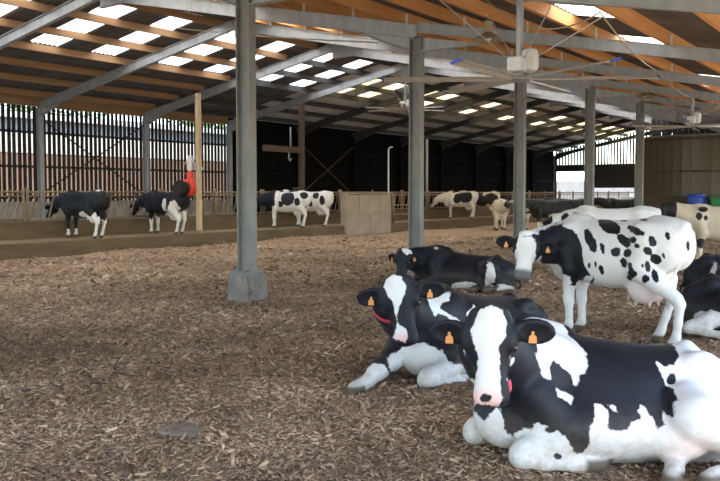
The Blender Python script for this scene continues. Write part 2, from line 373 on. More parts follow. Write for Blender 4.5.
for k in (-2, -1, 0, 1, 2):
    r = tag(empty('steel_column', (fr(k), DR, 0)), CN[k], 'column', 'steel columns of the middle row')
    link('shaft', cmm if k == -2 else cml, None, r); q = link('base_plate', bpm, None, r); q.location.z = 0 if k == -2 else -.40; f = link('footing', ftm, None, r); f['label'] = 'square concrete footing'
    if k != -2: f.location.z = -.40
    c = MB(); c.box((-.0825, -.16, zt - .02), (.0825, .16, zt)); c.build('cap_plate', M_STEEL_D, r)
for k in (-1, 0): pass

# ------------------------------------------------------------------ left wall: boards with gaps, columns, rails, low concrete wall; black cladding further on
wall = tag(empty('wall_left'), 'left barn wall of spaced dark vertical boards then black cladding', 'wall', kind='structure')
m = MB(); m.box((X0, DW - .08, -.1), (fr(2), DW + .10, 1.36)); m.build('plinth', M_CONC, wall)
bd = MB(); bd.box((-.072, 0, 1.30), (.072, .022, ZE + .22)); bdm = bd.mesh('board'); bdm.materials.append(M_BOARD)
n = 0; x = fr(-2) + .11
while x < fr(2) - .1:
    o = link('board', bdm, None, wall); o.location = (x + rng.uniform(-.006, .006), DW + .16, rng.uniform(-.01, .01)); o.rotation_euler = (0, rng.uniform(-.002, .002), 0); x += BAY / 24
for z in (1.5, 2.68, 3.98): m = MB(); m.box((fr(-2), DW + .10, z - .045), (fr(2), DW + .16, z + .045)); m.build('rail', M_BOARD, wall)
wc = MB(); wc.prism(I(.24, .16), (0, 0, -.1), (0, 0, ZE - .05), (1, 0, 0), (0, 1, 0)); wcm = wc.mesh('wall_column'); wcm.materials.append(M_STEEL); wcd = wcm.copy(); wcd.materials[0] = M_CLAD  # far column copies take the black cladding colour as painted shade
m = MB(); m.box((fr(-2), DW + .02, ZE - .02), (fr(2), DW + .15, ZE + .42)); m.build('wall_plate', M_PURLIN_L, wall)
for k in range(-2, K1 + 1): o = link('wall_column', wcm if k < 3 else wcd, None, wall); o.location = (fr(k), DW - .02, 0)
for a, b in (((fr(0), 4.6), (fr(1), 1.6)), ((fr(0), 1.6), (fr(1), 4.6))):
    m = MB(); m.tube([(a[0], DW + .08, a[1]), (b[0], DW + .08, b[1])], .028, 8); m.build('brace', M_BOARD, wall)
for a, b in (((fr(3), 4.4), (fr(4), 1.5)), ((fr(3), 1.5), (fr(4), 4.4))):
    m = MB(); m.tube([(a[0], DW - .10, a[1]), (b[0], DW - .10, b[1])], .03, 8); m.build('brace', M_POST_D, wall)
pf = []                                             # box profile cladding
for i in range(int(BAY / .2) + 1):
    x = i * .2; pf += [(x, 0), (x + .10, 0), (x + .125, .03), (x + .175, .03)]
pf = [p for p in pf if p[0] <= BAY + .01]
v = []; f = []
for i, (x, y) in enumerate(pf): v += [(x, y, -.05), (x, y, ZE + .35)]
f = [(2*i, 2*i+2, 2*i+3, 2*i+1) for i in range(len(pf) - 1)]
cme = bpy.data.meshes.new('cladding'); cme.from_pydata(v, [], f); cme.materials.append(M_CLAD)
for k in range(2, K1): o = link('cladding_sheet', cme, None, wall); o.location = (fr(k), DW + .12, 0)
for z in (1.4, 2.7, 4.0):
    m = MB(); m.box((fr(2), DW + .02, z - .06), (X1, DW + .11, z + .06)); m.build('rail', M_CLAD, wall)

# far gable: slats under the roof, dark band, openings to the bright yard
gab = tag(empty('wall_back'), 'far gable wall with slats above and wide bright openings below', 'wall', kind='structure')
y = DW - .12
while y > 10:
    zt_ = zr(y) + .37; lo = 4.05
    m = MB(); m.box((X1, y - .075, lo), (X1 + .022, y + .075, zt_)); m.build('board', M_BOARD, gab); y -= .27
m = MB(); m.box((X1 - .1, 9.5, 3.55), (X1 + .1, DW + .1, 4.15)); m.build('beam', M_BOARD, gab)
m = MB(); m.box((X1, 9.5, 2.12), (X1 + .05, 25.4, 3.6)); m.build('cladding_sheet', M_BOARD, gab)
for yy in (DW, 25.5, 21.6, 17.5, 13.5, 10): m = MB(); m.prism(I(.24, .16), (X1 - .05, yy, -.1), (X1 - .05, yy, zr(yy)), (0, 1, 0), (1, 0, 0)); m.build('gable_post', M_STEEL, gab)
for z in (1.0, 1.72): m = MB(); m.tube([(X1, DW, z), (X1, 21.6, z)], .04, 6); m.build('rail', M_RUST, gab)
wr = tag(empty('wall_right'), 'dark boarded partition wall behind the round tank', 'wall', kind='structure')
y = 14.2
while y > -1.5:
    m = MB(); m.box((52.0, y - .14, -.1), (52.03, y + .14, zr(y) + .3)); m.build('board', M_BOARD, wr); y -= .30
# ------------------------------------------------------------------ feed barrier on the feed kerb
def feed_barrier(k, label):
    r = tag(empty('feed_barrier', (fr(k), 22.2, .85)), label, 'feed barrier', 'feed barrier panels along the alley')
    L = BAY - .02
    for nm, z, rad in (('top_rail', .86, .032), ('middle_rail', .74, .02), ('bottom_rail', .06, .032)):
        m = MB(); m.tube([(.02, 0, z), (L - .02, 0, z)], rad, 8); m.build(nm, M_RUST, r, True)
    for x in (.06, L / 2, L - .06):
        m = MB(); m.tube([(x, 0, -.02), (x, 0, .98)], .042, 8); m.build('post', M_RUST, r, True)
    if 'bars' not in _fb:
        v = MB(); v.tube([(0, 0, .06), (0, 0, .86)], .020, 6); _fb['bars'] = [v.mesh('neck_bar')]
        v = MB(); v.tube([(.06, .03, .06), (.27, .03, .80)], .022, 6); v.tube([(.27, .03, .80), (.30, .03, .86)], .022, 6); _fb['bars'].append(v.mesh('locking_bar'))
        v = MB(); v.tube([(.34, 0, .06), (.50, 0, .52), (.50, 0, .86)], .020, 6); _fb['bars'].append(v.mesh('neck_bar'))
        for q in _fb['bars']: q.materials.append(M_RUST)
    for i in range(8):
        for q in _fb['bars'][1:]:
            o = link(q.name.split('.')[0], q, None, r); o.location.x = .10 + i * .635
    return r
_fb = {}
for k, lb in ((-2, 'feed barrier panel cut off by the left picture edge'), (-1, 'feed barrier panel with the black cow at the left pushing through it'), (0, 'feed barrier panel between the two cows at the slatted wall'), (1, 'feed barrier panel behind the pale timber post with the red brush'),
              (2, 'feed barrier panel behind the nearest steel column'), (3, 'feed barrier panel behind the concrete block wall'), (4, 'feed barrier panel behind the small tubular gate'),
              (5, 'feed barrier panel in the shade left of the distant side-on cows'), (6, 'feed barrier panel behind the distant side-on cows'), (7, 'feed barrier panel at the distant cow seen from behind'), (8, 'far feed barrier panel in the dark corner, last but one'), (9, 'farthest feed barrier panel in the dark corner by the gable')):
    feed_barrier(k, lb)

# ------------------------------------------------------------------ low concrete block wall and gate
r = tag(empty('block_wall', (KX1, 19.85, 0)), 'low beige concrete block wall at the end of the kerb', 'wall')
m = MB(); m.box((.02, -.06, -.1), (3.26, .10, 1.60)); m.build('core', M_MORTAR, r)
bl = MB(); bl.cbox((.008, 0, .006), (1.632, .24, .814), .012); blm = bl.mesh('block'); blm.materials.append(M_BLOCK)
bh = MB(); bh.cbox((.008, 0, .006), (.812, .24, .814), .012); bhm = bh.mesh('block'); bhm.materials.append(M_BLOCK)
for row in range(2):
    x = 0.
    while x < 3.6:
        half = (row == 1 and x == 0) or x > 2.1
        o = link('block', bhm if half else blm, None, r); o.location = (x, -.10, row * .82 - .02); o.rotation_euler = (0, 0, rng.uniform(-.004, .004)); x += .82 if half else 1.64
        if x > 3.2: break
e = MB(); e.cbox((-.14, -.13, -.1), (0, .17, 1.68), .012); q = e.build('end_post', M_BLOCK, r)
cp = MB(); cp.cbox((-.02, -.12, 1.64), (3.30, .16, 1.68), .01); cp.build('coping', M_BLOCK, r)
g = tag(empty('tubular_gate', (KX1 + 3.8, 19.95, 0)), 'small brown tubular gate between the block wall and a steel column', 'gate')
for z in (.35, .75, 1.15, 1.6): m = MB(); m.tube([(0, 0, z), (2.2, 0, z)], .025, 8); m.build('gate_rail', M_RUST, g, True)
for x in (0, 2.2): m = MB(); m.tube([(x, 0, .3), (x, 0, 1.65)], .035, 8); m.build('gate_upright', M_RUST, g, True)
for x in (.06, 2.14): m = MB(); m.tube([(x, .08, 0), (x, .08, 1.7)], .05, 8); m.build('hanging_post', M_RUST, g, True)
t = tag(empty('standpipe', (35.2, 21.9, .34)), 'thin pale vertical pipe rising behind the tubular gate', 'pipe')
m = MB(); m.tube([(0, 0, 0), (0, 0, 3.4)], .035, 8); m.build('pipe', M_WHITE, t, True); m = MB(); m.tube([(0, 0, 3.4), (.12, 0, 3.5), (.35, 0, 3.52)], .03, 8); m.build('elbow', M_WHITE, t, True)
t = tag(empty('standpipe', (40.3, 22.7, .3)), 'bluish vertical pipe against the dark wall right of the second column', 'pipe')
m = MB(); m.tube([(0, 0, 0), (0, 0, 4.2)], .07, 8); m.build('pipe', M_STEEL, t, True); m = MB(); m.lathe([(.1, 0), (.1, .06)], (0, 0, 1.2), 10); m.build('flange', M_STEEL, t)

# ------------------------------------------------------------------ timber post with the red cow brush
p = tag(empty('timber_post', (20.48, 19.9, .37)), 'tall pale timber post on the kerb carrying the red cow brush', 'post')
m = MB(); m.cbox((-.075, -.075, 0), (.075, .075, 4.48), .012); m.build('post', M_POST, p)
m = MB(); m.box((-.10, -.10, 0), (.10, .10, .12)); m.build('foot_bracket', M_RUST, p)
m = MB(); m.box((-.095, -.095, 2.05), (.095, .095, 2.13)); m.build('bracket', M_STEEL, p)
b = tag(empty('cow_brush', (20.48, 19.9, .37)), 'red rotating cow brush with black bristles hanging on the timber post', 'cow brush')
m = MB(); m.tube([(-.02, .09, 2.10), (-.05, .2, 2.36), (-.06, .30, 2.36)], .03, 8); m.build('arm', M_STEEL, b, True)
m = MB(); m.lathe([(.03, 2.52), (.085, 2.50), (.085, 2.06), (.07, 2.02)][::-1], (-.06, .32, 0), 14); shade_auto(m.build('motor', M_WHITE, b))
m = MB(); m.lathe([(.06, 2.04), (.11, 1.97), (.13, 1.55), (.12, 1.30), (.08, 1.28)][::-1], (-.06, .32, 0), 16); shade_auto(m.build('red_housing', M_RED, b))
m = MB(); m.lathe([(.16, -.20), (.25, -.16), (.28, -.12), (.28, .02), (.20, .06)], (-.06, .32, 1.50), 20, (1, 0, 0)); shade_auto(m.build('red_hood', M_RED, b))
m = MB(); prof = []
for i in range(7): prof += [(.23 + .03 * math.sin(i * .9), -.42 + i * .055), (.17, -.39 + i * .055)]
m.lathe(prof, (-.20, .32, 1.46), 22, (1, 0, 0)); m.build('bristles', M_BRISTLE, b)
m = MB(); m.tube([(-.10, .32, 2.45), (-.34, .32, 2.2), (-.34, .32, 1.95), (-.15, .32, 1.85)], .012, 6); m.build('cable', M_ROPE, b, True)
p = tag(empty('bracket_post', (29.42, 22.62, .30)), 'dark brown post with a horizontal arm above the two middle cows', 'post')
m = MB(); m.cbox((-.1, -.1, 0), (.1, .1, 5.1), .01); m.build('post', M_POST_D, p)
m = MB(); m.cbox((-2.5, -.06, 3.05), (0, .06, 3.30), .01); m.build('arm', M_POST_D, p)
m = MB(); m.tube([(-.75, 0, 3.28), (-.75, 0, 3.7), (-.75, 0, 4.1)], .035, 8); m.build('pipe', M_STEEL, p, True)
m = MB(); m.tube([(-.85, 0, 3.06), (-.88, 0, 2.8), (-.78, 0, 2.72), (-.7, 0, 2.8)], .03, 8); m.build('hook', M_STEEL, p, True)
m = MB(); m.cbox((-.55, -.05, 1.38), (-.2, .05, 1.62), .01); m.build('switch_box', M_POST_D, p)

# ------------------------------------------------------------------ ceiling fans, lamps, cables
def fan(loc, top, rot, label, tips=True, rad=1.85):
    r = tag(empty('ceiling_fan', loc), label, 'ceiling fan', 'large ceiling fans'); h = top - loc[2]
    m = MB(); m.cbox((-.05, -.035, .12), (.05, .035, h), .006); m.build('drop_rod', M_STEEL, r)
    m = MB(); m.lathe([(.12, h - .10), (.17, h - .04), (.17, h + .02), (.10, h + .06)], (0, 0, 0), 14); m.build('ceiling_bracket', M_STEEL, r)
    m = MB(); m.cbox((-.19, -.11, .02), (.03, .11, .22), .02); mo = m.build('gearbox', M_WHITE, r)
    m = MB(); m.lathe([(.06, .0), (.115, .03), (.125, .10), (.125, .26), (.10, .31), (.04, .32)], (.08, -.10, .02), 16); mm = shade_auto(m.build('motor', M_WHITE, r))
    for i in range(8):
        m = MB(); a = i * math.pi / 4; m.box((-.006, .118, .06), (.006, .14, .26)); q = m.build('cooling_fin', M_WHITE, mm); q.location = (.08, -.10, .02); q.rotation_euler = (0, 0, a)
    m = MB(); m.lathe([(.05, -.10), (.17, -.08), (.17, -.04), (.06, -.02), (.05, .03)], (0, 0, 0), 18); shade_auto(m.build('hub', M_STEEL, r))
    bm_ = MB(); n = 10
    prof = [(-.085, -.004), (-.03, .016), (.05, .012), (.09, -.012), (.085, -.016), (.0, -.002), (-.085, -.010)]
    bm_.prism(prof, (.12, 0, 0), (rad, 0, 0), (0, 1, 0), (0, 0, 1)); bme = bm_.mesh('blade'); bme.materials.append(M_BLADE)
    tp = MB(); tp.prism([(-.08, -.015), (.08, -.015), (.08, .02), (-.08, .02)], (rad, 0, 0), (rad + .02, 0, 0), (0, 1, 0), (0, 0, 1)); tme = tp.mesh('blade_tip'); tme.materials.append(M_BLUE)
    for i in range(6):
        o = link('blade', bme, None, r); o.location = (0, 0, -.06); o.rotation_euler = (math.radians(14), 0, rot + i * math.pi / 3)
        if tips: q = link('blade_tip', tme, None, o)
    for i in range(4):
        a = math.pi / 4 + i * math.pi / 2; m = MB(); ex, ey = 1.3 * math.cos(a), 1.3 * math.sin(a)
        m.tube([(.1 * math.cos(a), .1 * math.sin(a), .15), (ex, ey, min(h, zr(loc[1] + ey) + .1 - loc[2]))], .008, 5); m.build('guy_wire', M_WIRE, r)
    return r
fan((11.2, 4.87, 3.30), zr(4.9) + .13, 1.05, 'large grey ceiling fan nearest the camera above the spotted standing cow')
fan((26.9, 6.24, 3.70), zr(6.24) + .13, .15, 'grey ceiling fan at the right edge in front of the round tank')
fan((31.7, 18.9, 5.25), 7.05, .5, 'white ceiling fan under the ridge beside the second steel column')
def lamp(loc, top, label):
    r = tag(empty('hanging_lamp', loc), label, 'lamp', 'round dusty barn lamps'); h = top - loc[2]
    m = MB(); m.lathe([(.04, .14), (.07, .12), (.16, .06), (.26, .0), (.27, -.02), (.25, -.015), (.15, .03), (.03, .05)][::-1], (0, 0, 0), 22); shade_auto(m.build('reflector', M_LAMP, r), 50)
    m = MB(); m.lathe([(.05, .12), (.075, .14), (.075, .30), (.03, .34)], (0, 0, 0), 14); shade_auto(m.build('housing', M_LAMP, r))
    m = MB(); m.tube([(0, 0, .32), (0, 0, h)], .014, 6); m.build('rod', M_STEEL, r)
    m = MB(); m.lathe([(.02, -.02), (.05, .0), (.05, .06), (.02, .08)], (0, 0, .0), 12); m.build('bulb', M_WHITE, r)
lamp((13.4, 6.39, 4.22), zr(6.3) + .12, 'round dusty lamp hanging left of the nearest fan'); lamp((26.6, 7.54, 4.55), zr(7.5) + .12, 'round dusty lamp hanging above the farthest steel column')
def cable(pts, sag, label, rad=.012, mat=None):
    out = []
    for a, b in zip(pts[:-1], pts[1:]):
        a, b = Vector(a), Vector(b)
        for i in range(13):
            t = i / 12; p = a.lerp(b, t); p.z -= sag * 4 * t * (1 - t); out.append(p)
    m = MB(); m.tube(out, rad, 6); tag(m.build('cable', mat or M_ROPE, None, True), label, 'cable', 'cables under the roof')
cable([(12.6, 6.1, 4.75), (11.9, 4.0, 4.15)], .35, "loose tan cable looping beside the nearest fan")
cable([(11.9, 4.0, 4.15), (20.0, 5.4, 4.4), (27.0, 6.2, 4.45)], .12, "long pale cable running under the near rafters to the right")
cable([(fr(-1) + .2, 27.8, 4.95), (fr(2), 27.6, 4.85)], .10, 'thin pale wire strung along under the left eave', .010)
cable([(13.5, 8.6, 4.4), (18.0, 19.0, 6.5)], .06, 'thin pale rod crossing under the ridge by the nearest column', .016)

# ------------------------------------------------------------------ round tank, drum and box at the right
def tank():
    c = (41.8, 8.7); R, Hh, n = 3.35, 4.1, 52
    r = tag(empty('round_tank', (c[0], c[1], 0)), 'large dark brown round tank of vertical staves at the right', 'tank')
    st = MB(); a0, a1 = -math.pi / n * .985, math.pi / n * .985
    v = [(rr * math.cos(a), rr * math.sin(a), z) for z in (-.1, Hh) for rr, a in ((R - .06, a0), (R, a0), (R, a1), (R - .06, a1))]
    st.add(v, [(0,1,5,4),(1,2,6,5),(2,3,7,6),(3,0,4,7),(4,5,6,7),(3,2,1,0)]); sm_ = st.mesh('stave'); sm_.materials.append(M_TANK)
    for i in range(n): o = link('stave', sm_, None, r); o.rotation_euler = (0, 0, 6.28318 * i / n)
    for z in (.9, 2.6, Hh - .12):
        m = MB(); m.lathe([(R + .0, z - .04), (R + .02, z - .04), (R + .02, z + .04), (R + .0, z + .04)], (0, 0, 0), 64); m.build('hoop', M_POST_D, r)
    m = MB(); m.lathe([(R + .03, Hh), (R + .05, Hh + .03), (R + .03, Hh + .06), (.01, Hh + .02)][::-1], (0, 0, 0), 64); m.build('rim', M_STEEL_D, r)
M_TANK = mottled('tank_stave', (.055, .043, .026), (.10, .072, .042), 1.2, .35, 0, (2, 2, .25), .2, .01, ((.035, .045, .028), .56), .5)
tank()
r = tag(empty('plank_fence', (37.4, 9.3, 0)), 'low brown plank fence in front of the round tank', 'fence')
for z in (1.05, 1.32): m = MB(); m.cbox((-.03, -3.2, z), (.03, 1.6, z + .22), .006); m.build('plank', M_POST_D, r)
for y in (-3.0, -.8, 1.4): m = MB(); m.cbox((-.07, y - .06, 0), (.0, y + .06, 1.6), .006); m.build('post', M_POST_D, r)
d = tag(empty('drum', (36.6, 8.25, 0)), 'dark blue plastic drum in front of the round tank', 'drum')
m = MB(); m.lathe([(.30, .0), (.36, .06), (.37, .45), (.385, .5), (.37, .55), (.37, .95), (.385, 1.0), (.37, 1.05), (.36, 1.5), (.30, 1.56)], (0, 0, 0), 24); shade_auto(m.build('barrel', M_BLUE, d), 40)
m = MB(); m.lathe([(.31, 1.55), (.33, 1.57), (.33, 1.62), (.28, 1.64)], (0, 0, 0), 24); m.build('lid', M_BLUE, d)
d = tag(empty('crate', (36.6, 7.35, 0)), 'green plastic crate beside the blue drum', 'crate')
m = MB(); m.cbox((-.3, -.3, 0), (.3, .3, 1.50), .02); m.build('box', M_GREEN, d); m = MB(); m.cbox((-.33, -.33, 1.42), (.33, .33, 1.52), .015); m.build('rim', M_GREEN, d)

# cow pat lying on the litter
x0, y0 = 4.33, 4.40; n = 36; v = []; f = []
prof = [(1.0, -.02), (.97, .012), (.85, .022), (.5, .026), (.15, .024)]
for q, (a, z) in enumerate(prof):
    for i in range(n):
        t = 6.28318 * i / n; w = 1 + .10 * math.sin(3 * t + 1) + .06 * math.sin(7 * t)
        v.append((a * w * .15 * math.cos(t), a * w * .17 * math.sin(t), z + (.003 * math.sin(5 * t) if 0 < q < 4 else 0)))
f = [(q*n + i, q*n + (i+1) % n, (q+1)*n + (i+1) % n, (q+1)*n + i) for q in range(len(prof) - 1) for i in range(n)] + [tuple(range((len(prof) - 1) * n, len(prof) * n))]
m = MB(); m.add(v, f); o = m.build('cow_pat', mottled('dung', (.17, .135, .10), (.22, .18, .135), 12, .55), None, True); o.location = (x0, y0, float(ground_z(x0, y0)) + .012)
tag(o, 'flat smooth grey-brown cow pat lying on the wood chips', 'cow pat')

# ------------------------------------------------------------------ outside, seen through the boards
M_PALE = mottled('pale_sheet_wall', (.17, .17, .17), (.22, .22, .215), 1, .8); M_BRICK = mottled('brown_timber_wall', (.055, .034, .024), (.085, .052, .035), 1.2, .85, 0, (3, 3, .4))
s = tag(empty('farm_shed', (8, 42, -.13)), 'pale and brown farm shed seen through the slatted wall', 'building')
m = MB(); m.box((-12, 0, 0), (46, 7, 4.0)); m.build('lower_wall', M_BRICK, s)
m = MB(); m.box((-12, -.05, 4.0), (46, 7, 5.9)); m.build('upper_wall', M_PALE, s)
m = MB(); m.add([(-12.5, -.6, 5.85), (46.5, -.6, 5.85), (46.5, 3.5, 6.6), (-12.5, 3.5, 6.6), (46.5, 7.6, 5.85), (-12.5, 7.6, 5.85)], [(0, 1, 2, 3), (3, 2, 4, 5)]); m.build('roof', M_PALE, s)
for x in range(-10, 46, 8): m = MB(); m.box((x, -.08, 0), (x + 3.2, 0, 2.6)); m.build('door', M_POST_D, s)
M_LEAF = mottled('leaf_green', (.025, .055, .015), (.06, .11, .03), .8, .7); M_BARK = mottled('bark', (.09, .07, .05), (.14, .11, .08), 6, .9)
def tree(x, y, h, rad, seed, label):
    r = np.random.default_rng(seed); t = tag(empty('tree', (x, y, -.13)), label, 'tree', 'trees behind the farm shed')
    m = MB(); m.tube([(0, 0, 0), (.05, .1, h * .3), (0, 0, h * .55)], [.22, .17, .08], 8); m.build('trunk', M_BARK, t, True)
    n = 2600; d = r.normal(size=(n, 3)); d /= np.linalg.norm(d, axis=1)[:, None]; lob = 1 + .25 * np.sin(d[:, 0] * 5 + seed) * np.cos(d[:, 2] * 4) + .15 * np.sin(d[:, 1] * 9)
    c = d * (r.uniform(.55, 1, n) ** .5 * lob * rad)[:, None] * np.array([1, 1, .85]) + np.array([0, 0, h - rad * .8])
    a = r.normal(size=(n, 3)); a /= np.linalg.norm(a, axis=1)[:, None]; b = np.cross(a, d); s_ = r.uniform(.14, .30, n)[:, None]
    V = np.stack([c - a * s_, c + b * s_ * .5, c + a * s_, c - b * s_ * .5], 1).reshape(-1, 3); me = bpy.data.meshes.new('foliage')
    me.from_pydata(V.tolist(), [], np.arange(4 * n).reshape(-1, 4).tolist()); link('foliage', me, M_LEAF, t)
for i, (x, lb) in enumerate(((16, 'leafy green tree showing at the far left between the boards'), (25, 'leafy green tree above the shed roof behind the crossed brace'), (31, 'leafy green tree behind the pale timber post'), (37, 'leafy green tree showing right of the red brush'), (44, 'leafy green tree behind the nearest steel column'))):
    tree(x + 4 + i * 2, 54 + (i % 2) * 4, 8.2 + (i * 37 % 10) * .12, 3.2, i + 2, lb)
m = MB(); m.box((X1 + 22, -10, -.13), (X1 + 23, 60, 3.0)); tag(m.build('yard_wall', M_PALE), 'sunlit pale wall across the yard beyond the far gable', 'wall')
# ------------------------------------------------------------------ cows
def nrm(v):
    v = np.asarray(v, float); return v / np.linalg.norm(v)

class Clay:
    """smooth union of soft solids on a grid, turned into one continuous skin"""
    def __init__(self, lo, hi, vox):
        self.lo = np.array(lo, float); self.v = vox
        n = np.ceil((np.array(hi) - self.lo) / vox).astype(int) + 1
        self.ax = [(self.lo[i] + vox * np.arange(n[i])).astype(np.float32) for i in range(3)]
        self.D = np.full(n, 1.0, np.float32)
    def sl(self, lo, hi):
        o = []
        for i in range(3):
            a = int(max(0, math.floor((lo[i] - self.lo[i]) / self.v)))
            b = int(min(self.D.shape[i], math.ceil((hi[i] - self.lo[i]) / self.v) + 1))
            if b <= a: return None
            o.append(slice(a, b))
        return tuple(o)
    def put(self, fn, lo, hi, k, sub=False):
        s = self.sl(np.array(lo) - k - .03, np.array(hi) + k + .03)
        if s is None: return
        X = self.ax[0][s[0]][:, None, None]; Y = self.ax[1][s[1]][None, :, None]; Z = self.ax[2][s[2]][None, None, :]
        d = fn(X, Y, Z); a = self.D[s]
        if sub:
            d = -d; h = np.clip(.5 - .5 * (d - a) / k, 0, 1)
            self.D[s] = a + (d - a) * (1 - h) + k * h * (1 - h) if False else np.maximum(a, d)
        else:
            h = np.clip(.5 + .5 * (d - a) / k, 0, 1)
            self.D[s] = d + (a - d) * h - k * h * (1 - h)
    def ell(self, c, r, k=.04, M=None, sub=False):
        c = np.array(c, float); r = np.array(r, float); M = np.eye(3) if M is None else np.asarray(M)
        ext = np.sqrt(((M * r[None, :]) ** 2).sum(1))       # M columns are the axes
        def fn(X, Y, Z):
            dx, dy, dz = X - c[0], Y - c[1], Z - c[2]
            q = [(M[0, i] * dx + M[1, i] * dy + M[2, i] * dz) / r[i] for i in range(3)]
            k0 = np.sqrt(q[0] ** 2 + q[1] ** 2 + q[2] ** 2) + 1e-6
            k1 = np.sqrt((q[0] / r[0]) ** 2 + (q[1] / r[1]) ** 2 + (q[2] / r[2]) ** 2) + 1e-6
            return k0 * (k0 - 1) / k1
        self.put(fn, c - ext, c + ext, k, sub)
    def cone(self, a, b, ra, rb, k=.04, flat=None, ff=1.):
        a = np.array(a, float); b = np.array(b, float); ba = b - a; L2 = float(ba @ ba); m = max(ra, rb) * max(1, ff)
        fl = None if flat is None else nrm(flat)
        def fn(X, Y, Z):
            dx, dy, dz = X - a[0], Y - a[1], Z - a[2]
            h = np.clip((dx * ba[0] + dy * ba[1] + dz * ba[2]) / L2, 0, 1)
            ex, ey, ez = dx - h * ba[0], dy - h * ba[1], dz - h * ba[2]
            e2 = ex * ex + ey * ey + ez * ez
            if fl is not None:
                p = ex * fl[0] + ey * fl[1] + ez * fl[2]
                e2 = e2 + p * p * (1 / (ff * ff) - 1)
            return np.sqrt(np.maximum(e2, 1e-9)) - (ra + (rb - ra) * h)
        self.put(fn, np.minimum(a, b) - m, np.maximum(a, b) + m, k)
    def chain(self, pts, k=.04, flat=None, ff=1.):
        for p, q in zip(pts[:-1], pts[1:]): self.cone(p[:3], q[:3], p[3], q[3], k, flat, ff)
    def loft(self, sec, k=.05, M=None, o=(0, 0, 0), eu=1.9, ed=2.2):
        """sec rows: x, top, bottom, half width, height of the widest level (0..1); M columns are the axes"""
        sec = np.array(sec, float); M = np.eye(3) if M is None else np.asarray(M); o = np.array(o, float)
        xs = sec[:, 0]; xf = np.linspace(xs[0], xs[-1], 120)
        cols = [smooth_interp(xs, sec[:, j], xf) for j in range(1, 5)]
        w, t = sec[:, 3].max(), np.abs(sec[:, 1:3]).max()
        cor = np.array([[x, y, z] for x in (xs[0], xs[-1]) for y in (-w, w) for z in (sec[:, 2].min(), sec[:, 1].max())]) @ M.T + o
        def fn(X, Y, Z):
            dx, dy, dz = X - o[0], Y - o[1], Z - o[2]
            x = M[0, 0] * dx + M[1, 0] * dy + M[2, 0] * dz
            y = M[0, 1] * dx + M[1, 1] * dy + M[2, 1] * dz
            z = M[0, 2] * dx + M[1, 2] * dy + M[2, 2] * dz
            top, bot, hw, wl = [np.interp(x, xf, c) for c in cols]
            zc = bot + (top - bot) * wl
            up = z > zc
            rz = np.where(up, top - zc, zc - bot) + 1e-4
            e = np.where(up, eu, ed)
            q = (np.abs(y) / hw) ** e + (np.abs(z - zc) / rz) ** e
            d = (q ** (1 / e) - 1) * np.minimum(hw, rz) * .9
            out = np.maximum(xs[0] - x, x - xs[-1])
            return np.where(out > 0, np.maximum(d, out), d)
        self.put(fn, cor.min(0), cor.max(0), k)
    def skin(self, smooth=3):
        D = self.D; n = D.shape; cs = tuple(m - 1 for m in n)
        acc = np.zeros(cs + (3,), np.float32); cnt = np.zeros(cs, np.int16); S = D < 0
        for ax in range(3):
            o1, o2 = [i for i in range(3) if i != ax]
            for p in (0, 1):
                for q in (0, 1):
                    off = [0, 0, 0]; off[o1] = p; off[o2] = q
                    off2 = list(off); off2[ax] = 1
                    sa = tuple(slice(off[i], off[i] + cs[i]) for i in range(3)); sb = tuple(slice(off2[i], off2[i] + cs[i]) for i in range(3))
                    m = S[sa] != S[sb]
                    da, db = D[sa][m], D[sb][m]
                    P = np.tile(np.array(off, np.float32), (len(da), 1)); P[:, ax] += da / (da - db)
                    acc[m] += P; cnt[m] += 1
        use = cnt > 0; idx = np.full(cs, -1, np.int64); idx[use] = np.arange(use.sum())
        V = acc[use] / cnt[use][:, None] + np.argwhere(use); V = V * self.v + self.lo
        F = []
        for ax in range(3):
            o1, o2 = [(1, 2), (2, 0), (0, 1)][ax]
            a = [slice(1, -1)] * 3; a[ax] = slice(0, -1); b = list(a); b[ax] = slice(1, None)
            sa, sb = S[tuple(a)], S[tuple(b)]
            for m, rev in ((sa & ~sb, False), (~sa & sb, True)):
                c = np.argwhere(m); c[:, o1] += 1; c[:, o2] += 1
                e1 = np.zeros(3, int); e1[o1] = 1; e2 = np.zeros(3, int); e2[o2] = 1
                q = [idx[tuple((c - e1 - e2).T)], idx[tuple((c - e2).T)], idx[tuple(c.T)], idx[tuple((c - e1).T)]]
                F.append(np.stack(q[::-1] if rev else q, 1))
        F = np.concatenate(F)
        e = np.concatenate([F[:, [i, (i + 1) % 4]] for i in range(4)])
        for _ in range(smooth):
            A = np.zeros_like(V); N = np.bincount(e[:, 0], minlength=len(V)) + np.bincount(e[:, 1], minlength=len(V))
            for j in range(3):
                A[:, j] = np.bincount(e[:, 0], V[e[:, 1], j], len(V)) + np.bincount(e[:, 1], V[e[:, 0], j], len(V))
            V = V * .45 + .55 * A / N[:, None]
        return V, F

def smooth_interp(xs, ys, x):
    """monotone-ish cubic through the stations"""
    m = np.gradient(ys, xs); i = np.clip(np.searchsorted(xs, x) - 1, 0, len(xs) - 2)
    h = xs[i + 1] - xs[i]; t = (x - xs[i]) / h
    return (2*t**3 - 3*t*t + 1) * ys[i] + (t**3 - 2*t*t + t) * h * m[i] + (3*t*t - 2*t**3) * ys[i + 1] + (t**3 - t*t) * h * m[i + 1]

